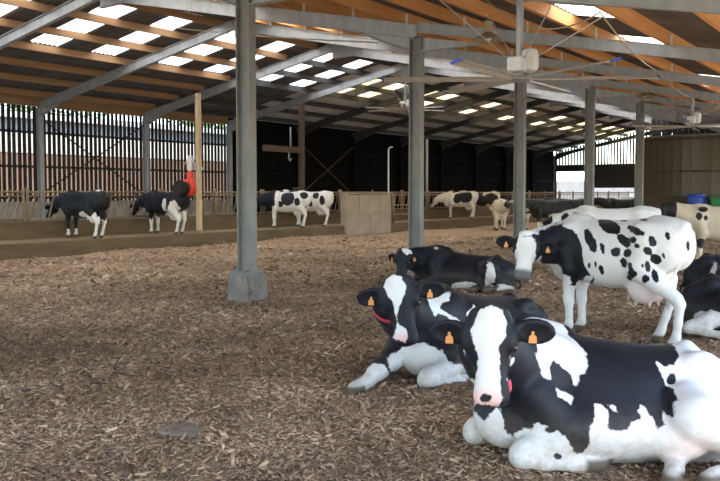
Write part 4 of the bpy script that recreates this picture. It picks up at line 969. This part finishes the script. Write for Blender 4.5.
OPS_S = [('dark', 'loop', [(0.76, 0.422, 1.207), (0.784, 0.245, 1.292), (0.664, 0.199, 1.312), (0.475, 0.253, 1.266), (0.401, 0.267, 1.198), (0.264, 0.331, 1.065), (0.254, 0.342, 0.909), (0.202, 0.32, 0.79), (0.169, 0.296, 0.738), (0.237, 0.285, 0.74), (0.4, 0.136, 0.658), (0.62, -0.091, 0.571), (0.487, 0.222, 0.621), (0.469, 0.28, 0.716), (0.523, 0.294, 0.731), (0.726, 0.132, 0.725), (0.846, 0.058, 0.656), (0.886, 0.094, 0.6), (0.912, 0.119, 0.555), (0.937, 0.129, 0.617), (0.664, 0.567, 0.649), (0.707, 0.541, 0.751), (0.854, 0.32, 0.837), (0.703, 0.436, 0.995), (0.662, 0.435, 1.104)]),
    ('dark', 'loop', [(0.117, 0.312, 1.161), (0.067, 0.347, 1.082), (0.064, 0.36, 1.024), (0.1, 0.36, 1.009), (0.16, 0.351, 1.044), (0.23, 0.322, 1.115), (0.289, 0.275, 1.195), (0.312, 0.232, 1.253), (0.281, 0.224, 1.267), (0.202, 0.26, 1.231)]),
    ('dark', 'loop', [(-0.032, 0.351, 1.07), (-0.043, 0.358, 1.033), (-0.038, 0.362, 1.006), (-0.02, 0.363, 1.001), (0.003, 0.361, 1.019), (0.025, 0.355, 1.053), (0.038, 0.345, 1.09), (0.037, 0.335, 1.116), (0.019, 0.334, 1.122), (-0.008, 0.341, 1.104)]),
    ('dark', 'loop', [(-0.174, 0.262, 1.243), (-0.137, 0.281, 1.216), (-0.048, 0.278, 1.222), (0.065, 0.243, 1.259), (0.169, 0.177, 1.313), (0.239, 0.079, 1.362), (0.246, -0.011, 1.387), (0.162, -0.022, 1.379), (-0.027, 0.129, 1.344), (-0.14, 0.215, 1.292)]),
    ('dark', 'loop', [(-0.354, 0.356, 1.112), (-0.3, 0.329, 1.096), (-0.243, 0.326, 1.108), (-0.187, 0.318, 1.143), (-0.148, 0.3, 1.186), (-0.141, 0.278, 1.221), (-0.173, 0.268, 1.234), (-0.235, 0.278, 1.222), (-0.304, 0.307, 1.188), (-0.361, 0.357, 1.147)]),
    ('dark', 'loop', [(-0.217, 0.34, 1.003), (-0.187, 0.345, 0.983), (-0.152, 0.35, 0.982), (-0.125, 0.354, 1.003), (-0.115, 0.352, 1.035), (-0.126, 0.346, 1.068), (-0.155, 0.338, 1.088), (-0.191, 0.335, 1.088), (-0.221, 0.335, 1.069), (-0.231, 0.337, 1.036)]),
    ('dark', 'loop', [(-0.371, 0.37, 1.009), (-0.335, 0.35, 0.985), (-0.291, 0.329, 0.976), (-0.265, 0.331, 0.988), (-0.256, 0.333, 1.015), (-0.263, 0.332, 1.045), (-0.286, 0.33, 1.067), (-0.323, 0.34, 1.074), (-0.364, 0.364, 1.064), (-0.381, 0.373, 1.039)]),
    ('dark', 'loop', [(-0.485, 0.347, 1.235), (-0.462, 0.357, 1.224), (-0.398, 0.339, 1.231), (-0.3, 0.271, 1.255), (-0.234, 0.225, 1.287), (-0.207, 0.191, 1.315), (-0.23, 0.177, 1.327), (-0.328, 0.25, 1.321), (-0.417, 0.303, 1.296), (-0.468, 0.327, 1.263)]),
    ('dark', 'loop', [(-0.51, 0.33, 1.249), (-0.512, 0.343, 1.232), (-0.502, 0.353, 1.221), (-0.484, 0.357, 1.221), (-0.465, 0.352, 1.231), (-0.45, 0.339, 1.247), (-0.448, 0.326, 1.264), (-0.46, 0.318, 1.275), (-0.479, 0.316, 1.275), (-0.498, 0.32, 1.265)]),
    ('dark', 'loop', [(-0.616, 0.302, 1.187), (-0.628, 0.302, 1.149), (-0.623, 0.308, 1.12), (-0.607, 0.32, 1.109), (-0.587, 0.338, 1.122), (-0.568, 0.35, 1.153), (-0.554, 0.347, 1.191), (-0.553, 0.331, 1.22), (-0.568, 0.315, 1.23), (-0.593, 0.306, 1.218)]),
    ('dark', 'loop', [(-0.743, 0.235, 1.234), (-0.75, 0.241, 1.206), (-0.748, 0.249, 1.186), (-0.738, 0.256, 1.182), (-0.723, 0.26, 1.196), (-0.709, 0.259, 1.222), (-0.701, 0.252, 1.25), (-0.702, 0.241, 1.27), (-0.712, 0.233, 1.273), (-0.728, 0.232, 1.26)]),
    ('dark', 'loop', [(-0.858, 0.028, 1.121), (-0.853, 0.023, 1.088), (-0.848, 0.028, 1.068), (-0.845, 0.043, 1.069), (-0.845, 0.059, 1.09), (-0.846, 0.069, 1.123), (-0.849, 0.07, 1.155), (-0.852, 0.061, 1.175), (-0.856, 0.048, 1.175), (-0.859, 0.036, 1.154)]),
    ('dark', 'loop', [(-0.436, 0.382, 1.157), (-0.419, 0.38, 1.145), (-0.39, 0.372, 1.143), (-0.356, 0.353, 1.152), (-0.331, 0.331, 1.169), (-0.328, 0.322, 1.187), (-0.35, 0.332, 1.2), (-0.387, 0.352, 1.203), (-0.418, 0.368, 1.193), (-0.436, 0.377, 1.176)]),
    ('dark', 'loop', [(-0.496, 0.383, 1.09), (-0.48, 0.385, 1.078), (-0.456, 0.387, 1.077), (-0.432, 0.385, 1.088), (-0.416, 0.382, 1.107), (-0.418, 0.382, 1.125), (-0.437, 0.384, 1.138), (-0.462, 0.386, 1.138), (-0.485, 0.385, 1.127), (-0.497, 0.383, 1.108)]),
    ('dark', 'loop', [(-0.589, 0.323, 1.024), (-0.572, 0.337, 1.014), (-0.548, 0.357, 1.021), (-0.526, 0.371, 1.044), (-0.514, 0.377, 1.074), (-0.52, 0.376, 1.099), (-0.541, 0.369, 1.11), (-0.567, 0.353, 1.103), (-0.587, 0.334, 1.079), (-0.595, 0.322, 1.05)]),
    ('dark', 'loop', [(-0.662, 0.264, 0.933), (-0.632, 0.265, 0.918), (-0.603, 0.284, 0.924), (-0.584, 0.311, 0.95), (-0.578, 0.326, 0.986), (-0.586, 0.324, 1.016), (-0.607, 0.308, 1.03), (-0.637, 0.292, 1.024), (-0.665, 0.281, 0.999), (-0.675, 0.271, 0.965)]),
    ('dark', 'loop', [(-0.3, 0.33, 0.937), (-0.313, 0.342, 0.907), (-0.292, 0.328, 0.88), (-0.258, 0.311, 0.869), (-0.235, 0.319, 0.88), (-0.221, 0.329, 0.907), (-0.22, 0.335, 0.939), (-0.232, 0.335, 0.965), (-0.253, 0.332, 0.974), (-0.278, 0.328, 0.963)]),
    ('dark', 'loop', [(-0.58, 0.341, 0.769), (-0.572, 0.342, 0.739), (-0.545, 0.338, 0.719), (-0.511, 0.334, 0.716), (-0.491, 0.343, 0.733), (-0.491, 0.36, 0.763), (-0.505, 0.369, 0.794), (-0.527, 0.364, 0.813), (-0.551, 0.353, 0.814), (-0.571, 0.343, 0.797)]),
    ('dark', 'loop', [(-0.575, 0.319, 0.903), (-0.579, 0.323, 0.863), (-0.574, 0.336, 0.836), (-0.559, 0.347, 0.832), (-0.542, 0.357, 0.853), (-0.53, 0.363, 0.892), (-0.528, 0.363, 0.933), (-0.538, 0.358, 0.96), (-0.553, 0.347, 0.964), (-0.566, 0.331, 0.942)]),
    ('dark', 'loop', [(-0.532, 0.361, 0.907), (-0.529, 0.363, 0.888), (-0.522, 0.369, 0.876), (-0.512, 0.374, 0.876), (-0.503, 0.378, 0.887), (-0.499, 0.379, 0.906), (-0.502, 0.377, 0.926), (-0.51, 0.373, 0.938), (-0.52, 0.368, 0.938), (-0.528, 0.363, 0.926)]),
    ('dark', 'loop', [(-0.653, 0.285, 0.806), (-0.671, 0.303, 0.758), (-0.668, 0.315, 0.725), (-0.65, 0.324, 0.718), (-0.627, 0.332, 0.742), (-0.604, 0.331, 0.787), (-0.591, 0.322, 0.835), (-0.591, 0.307, 0.869), (-0.603, 0.287, 0.874), (-0.624, 0.274, 0.85)]),
    ('dark', 'loop', [(-0.02, 0.343, 0.828), (-0.013, 0.329, 0.792), (0.006, 0.318, 0.767), (0.026, 0.316, 0.762), (0.039, 0.327, 0.78), (0.043, 0.341, 0.814), (0.037, 0.352, 0.85), (0.023, 0.357, 0.874), (0.004, 0.357, 0.878), (-0.013, 0.353, 0.861)]),
    ('dark', 'loop', [(0.061, 0.358, 0.877), (0.066, 0.354, 0.856), (0.077, 0.35, 0.843), (0.087, 0.35, 0.842), (0.093, 0.353, 0.854), (0.094, 0.357, 0.875), (0.089, 0.36, 0.896), (0.08, 0.362, 0.909), (0.07, 0.362, 0.909), (0.062, 0.361, 0.897)]),
    ('dark', 'loop', [(0.145, 0.352, 0.864), (0.152, 0.346, 0.845), (0.166, 0.341, 0.833), (0.179, 0.339, 0.832), (0.188, 0.341, 0.843), (0.189, 0.346, 0.861), (0.183, 0.35, 0.88), (0.17, 0.354, 0.893), (0.157, 0.355, 0.894), (0.147, 0.355, 0.883)]),
    ('dark', 'loop', [(0.533, -0.195, 0.55), (0.549, -0.224, 0.515), (0.557, -0.216, 0.492), (0.559, -0.186, 0.489), (0.557, -0.147, 0.506), (0.56, -0.127, 0.535), (0.556, -0.117, 0.567), (0.546, -0.12, 0.59), (0.535, -0.138, 0.595), (0.535, -0.174, 0.579)]),
    ('dark', 'loop', [(0.25, 0.155, 0.635), (0.3, 0.086, 0.608), (0.306, 0.091, 0.596), (0.519, -0.205, 0.558), (0.527, -0.201, 0.569), (0.327, 0.102, 0.625), (0.265, 0.188, 0.655), (0.233, 0.22, 0.671), (0.216, 0.226, 0.673), (0.218, 0.208, 0.66)]),
    ('dark', 'loop', [(0.251, 0.098, 0.606), (0.249, 0.105, 0.536), (0.498, -0.249, 0.442), (0.509, -0.242, 0.442), (0.521, -0.24, 0.487), (0.305, 0.09, 0.601), (0.192, 0.253, 0.692), (0.149, 0.3, 0.741), (0.133, 0.302, 0.742), (0.146, 0.263, 0.696)]),
    ('dark', 'loop', [(-0.128, 0.052, 1.374), (-0.14, 0.09, 1.365), (-0.119, 0.098, 1.361), (-0.078, 0.082, 1.364), (-0.019, 0.025, 1.373), (0.001, 0.006, 1.386), (-0.007, 0, 1.396), (-0.026, -0.012, 1.4), (-0.068, 0.006, 1.396), (-0.085, -0.005, 1.385)]),
    ('dark', 'loop', [(-0.451, 0.173, 1.38), (-0.453, 0.208, 1.375), (-0.363, 0.136, 1.377), (-0.251, 0.043, 1.386), (-0.19, 0.017, 1.401), (-0.16, -0.008, 1.414), (-0.194, 0.014, 1.42), (-0.248, 0.024, 1.417), (-0.309, 0.031, 1.404), (-0.402, 0.115, 1.391)]),
    ('dark', 'loop', [(-0.715, 0.271, 1.023), (-0.717, 0.268, 1.004), (-0.713, 0.266, 0.99), (-0.704, 0.269, 0.986), (-0.694, 0.273, 0.994), (-0.686, 0.278, 1.011), (-0.683, 0.281, 1.03), (-0.687, 0.282, 1.044), (-0.696, 0.28, 1.048), (-0.707, 0.276, 1.04)]),
    ('dark', 'loop', [(-0.298, 0.33, 0.941), (-0.387, 0.383, 0.932), (-0.467, 0.39, 0.839), (-0.468, 0.378, 0.796), (-0.262, 0.204, 0.713), (-0.239, 0.247, 0.747), (-0.356, 0.377, 0.847)]),
    ('white', 'below', 0.6),
    ('white', 'hell', (0.22, 0, -0.09), (0.36, 0.165, 0.15)),
    ('dark', 'ears'),
    ('dark', 'hell', (0.2, 0.14, -0.1), (0.1, 0.035, 0.06)),
    ('dark', 'hell', (0.185, -0.135, -0.06), (0.035, 0.03, 0.03)),
    ('dark', 'hell', (0.185, 0.125, -0.05), (0.035, 0.03, 0.03))]
OPS_D = [('white', 'loop', [(0.54, 0.151, 0.719), (0.501, 0.056, 0.74), (0.443, 0.068, 0.721), (0.464, 0.183, 0.687), (0.518, 0.188, 0.694)]),
    ('white', 'ell', (-0.4, 0.55, 0.26), (0.085, 0.24, 0.27)),
    ('white', 'ell', (-0.05, 0.42, 0.06), (0.3, 0.16, 0.1)),
    ('white', 'ell', (-0.62, 0.6, 0.06), (0.2, 0.14, 0.08)),
    ('white', 'ell', (0.4, 0.38, 0.04), (0.1, 0.08, 0.06)),
    ('dark', 'ears'),
    ('white', 'face', [(0.014, -0.027), (0.076, -0.076), (0.15, -0.011), (0.115, 0.069), (0.049, 0.028)])]
W_ = lambda c, r: ('white', 'ell', c, r)
K_ = lambda c, r: ('dark', 'ell', c, r)
STAR = ('white', 'hell', (.10, 0, .0), (.09, .05, .05))
OPS_L1 = [W_((-.55, .20, .35), (.26, .17, .42)), W_((-.50, -.20, .3), (.22, .16, .34)), W_((-.22, .20, .68), (.22, .22, .14)), W_((.55, .18, .12), (.12, .12, .16)), W_((.58, -.18, .12), (.12, .12, .16)), W_((-.60, .02, 1.42), (.10, .10, .06))]
OPS_L2 = [W_((-.50, .22, .62), (.26, .20, .62)), W_((-.50, -.20, .4), (.2, .16, .4)), W_((.56, 0, .25), (.14, .30, .34)), W_((-.30, 0, .62), (.3, .3, .16)), W_((-.2, .30, .95), (.10, .12, .22)), W_((.0, .02, 1.42), (.08, .10, .05))]
OPS_M1 = [K_((1.1, 0, 1.0), (.62, .5, .5)), K_((.55, 0, 1.2), (.22, .6, .42)), K_((.0, .3, 1.15), (.26, .3, .30)), K_((-.05, -.3, 1.1), (.3, .3, .3)), K_((-.62, .25, 1.25), (.16, .2, .14)), K_((-.38, .3, 1.0), (.12, .3, .16)), K_((.28, .3, .92), (.12, .3, .12)), W_((.42, 0, 1.1), (.09, .6, .5))]
OPS_M2 = [K_((.75, 0, 1.1), (.3, .4, .45)), K_((.25, .3, 1.2), (.22, .3, .2)), K_((.0, .3, .92), (.1, .3, .12)), K_((-.2, .3, 1.25), (.14, .3, .14)), K_((1.3, 0, 1.2), (.2, .3, .3)), K_((-.48, .3, 1.05), (.10, .3, .2)), K_((.3, .3, .85), (.2, .3, .1))]
OPS_W = spotted(5, 5, (-.5, .3), (1.0, 1.3), .05, .11) + [K_((.75, .2, 1.2), (.10, .25, .10)), K_((.95, .15, 1.15), (.08, .2, .14)), K_((1.3, .1, 1.15), (.10, .2, .18)), ('dark', 'ears')]
OPS_C = [K_((.52, .25, 1.32), (.10, .2, .07)), K_((.60, .28, 1.17), (.07, .2, .08)), K_((.47, .28, 1.12), (.05, .2, .06)), K_((1.40, 0, 1.3), (.36, .4, .4)), K_((.55, .2, .55), (.1, .2, .12))]
OPS_R1 = [W_((-.15, .35, .55), (.10, .3, .22)), W_((.2, .3, .62), (.12, .3, .10)), W_((-.62, .56, .14), (.34, .26, .20)), W_((-.30, .66, .06), (.30, .3, .09)), W_((-.40, .45, .42), (.05, .2, .14))]
OPS_R2 = [W_((-.45, .45, .45), (.05, .2, .2)), W_((-.3, .66, .06), (.3, .2, .08))]
LIE_BOX = ((-1.1, -.62, -.03), (1.70, 1.0, 1.25)); STAND_BOX = ((-1.0, -.55, -.03), (1.95, 1.0, 1.6))
H_WHITE = hide_mat('hide_black_white'); H_DIRTY = hide_mat('hide_black_offwhite', (.70, .65, .56)); H_CREAM = hide_mat('hide_black_cream', (.66, .56, .42), (.018, .017, .017))
_sk = {}
def cow(S, kind, vox, loc, deg, label, ops=(), mat=None, base='white', mirror=False, bits=True, tags=True, collar=None, key=None, group=None, **k):
    S = dict(S); S['base'] = base
    if key is None or key not in _sk:
        V, F = sculpt(S, vox, *(LIE_BOX if kind == 'lie' else STAND_BOX)); V[:, 2] = np.maximum(V[:, 2], -.012)
        if key: _sk[key] = (V, F)
    else: V, F = _sk[key]
    me = hide_mesh('cow_body', V, F, S, list(ops), mat or H_WHITE, mirror=mirror, **k)
    r = tag(empty('cow', (loc[0], loc[1], loc[2] if len(loc) > 2 else 0), math.radians(deg)), label, 'cow', group)
    link('body', me, None, r)
    if bits:
        if mirror:
            S = dict(S); m = np.diag([1, -1, 1.]); S['poll'] = m @ S['poll']; S['H'] = m @ S['H'] @ np.diag([1, -1, 1.])
            S['ears'] = tuple((tuple(np.array(e[0]) * [1, -1, 1]), tuple(np.array(e[1]) * [1, -1, 1])) for e in S['ears'][::-1])
        face_bits(r, S, tags, collar)
    return r

# --- four cows in front
cow(A, 'lie', .0125, (5.51, 1.80), 133, 'black and white cow lying nearest the camera with a broad white face', dirt=.8, ops=OPS_A,
    collar=('tag', (.80, .43, .60), (-.15, .0, -1)))
cow(B, 'lie', .0125, (7.28, 3.64), 164, 'black cow with narrow white blaze lying behind the nearest cow, one white foreleg stretched out', base='dark', dirt=.7, ops=OPS_B,
    collar=((1.125, .19, .77), (.45, .35, .55), .19, .18, (0, 0, 1)))
cow(S1, 'stand', .0125, (9.92, 3.065), 74.9, 'large white standing cow with many small black spots looking at the camera', dirt=.35, ops=OPS_S, grey_muzzle=.9)
cow(D, 'lie', .018, (13.85, 7.05), 122, 'mostly black cow with one white hind leg lying by the second steel column', base='dark', dirt=.5, ops=OPS_D)
# --- others
FEED = pose_stand('feed'); LEVEL = pose_stand('level'); LOOK = pose_stand('look', .05)
GF = 'cows standing in the feeding alley'; GH = 'distant cows standing in the herd'; GR = 'cows behind the spotted standing cow'
cow(FEED, 'stand', .020, (17.1, 21.25, .34), 94, 'black cow at the far left with its head through the feed barrier', base='dark', ops=OPS_L1, key='feed', group=GF)
cow(FEED, 'stand', .020, (20.25, 21.1, .34), 92, 'black and white cow standing under the red brush at the timber post', base='dark', ops=OPS_L2, key='feed', group=GF)
cow(FEED, 'stand', .020, (26.45, 20.95, .34), 118, 'white cow with black head and black patches, side-on right of the nearest steel column', ops=OPS_M1, key='feed', group=GF)
cow(LEVEL, 'stand', .020, (27.95, 20.95, .34), 112, 'white cow with its rump beside the end of the concrete block wall', ops=OPS_M2, key='level', group=GF)
cow(FEED, 'stand', .020, (17.0, 5.35), 110, 'white cow of which only the back shows above the spotted standing cow', ops=OPS_W, key='feed', group=GR)
cow(LEVEL, 'stand', .020, (20.9, 4.05), 106, 'cream cow with black head and shoulder patches at the right edge', ops=OPS_C, mat=H_CREAM, key='level', group=GR)
cow(A, 'lie', .020, (11.25, 1.75), -80, 'black cow with white markings lying behind the hind legs of the spotted cow', ops=OPS_R1, base='dark', mirror=True, key='lieA', group=GR, dirt=.8)
cow(A, 'lie', .020, (15.0, 2.6), -82, 'black cow lying at the right edge below the cream cow', ops=OPS_R2, base='dark', mirror=True, key='lieA', group=GR)
far = [(FEED, 'feed', (40.9, 20.95, .34), 116, 'distant white and black cow side-on in the alley right of the second steel column', 21, 'white'),
       (LEVEL, 'level', (43.6, 20.95, .34), 108, 'distant pale cow standing behind the side-on cow in the alley', 22, 'white'),
       (FEED, 'feed', (36.8, 16.9), 30, 'distant cream cow seen from behind, left of the third steel column', 23, 'white'),
       (LEVEL, 'level', (37.4, 16.1), 34, 'distant cream cow half hidden by the third steel column', 24, 'white'),
       (LOOK, 'look', (35.6, 13.9), 120, 'distant black cow just right of the third steel column', 25, 'dark'),
       (LEVEL, 'level', (39.8, 14.6), 116, 'distant black cow in the middle of the herd before the dark wall', 26, 'dark'),
       (LEVEL, 'level', (42.2, 12.9), 110, 'distant black cow standing against the bright far opening', 27, 'dark'),
       (LOOK, 'look', (45.6, 12.9), 112, 'distant cream cow with black patches between the last two steel columns', 28, 'white'),
       (LOOK, 'look', (49.4, 13.6), 110, 'distant black cow standing beside the farthest steel column', 29, 'dark')]
for S_, key, loc, deg, lb, seed, base in far:
    cow(S_, 'stand', .020, loc, deg, lb, ops=spotted(seed, 13, (-.7, .9), (.75, 1.35), .12, .28) if base == 'white' else [('white', 'below', .45), ('white', 'hell', (.2, 0, 0), (.2, .05, .1)), ('white', 'ell', (-.1, .3, .7), (.3, .3, .12))], mat=H_DIRTY if seed in (21, 24, 28) else H_CREAM, base=base, key=key, tags=False, group=GH)
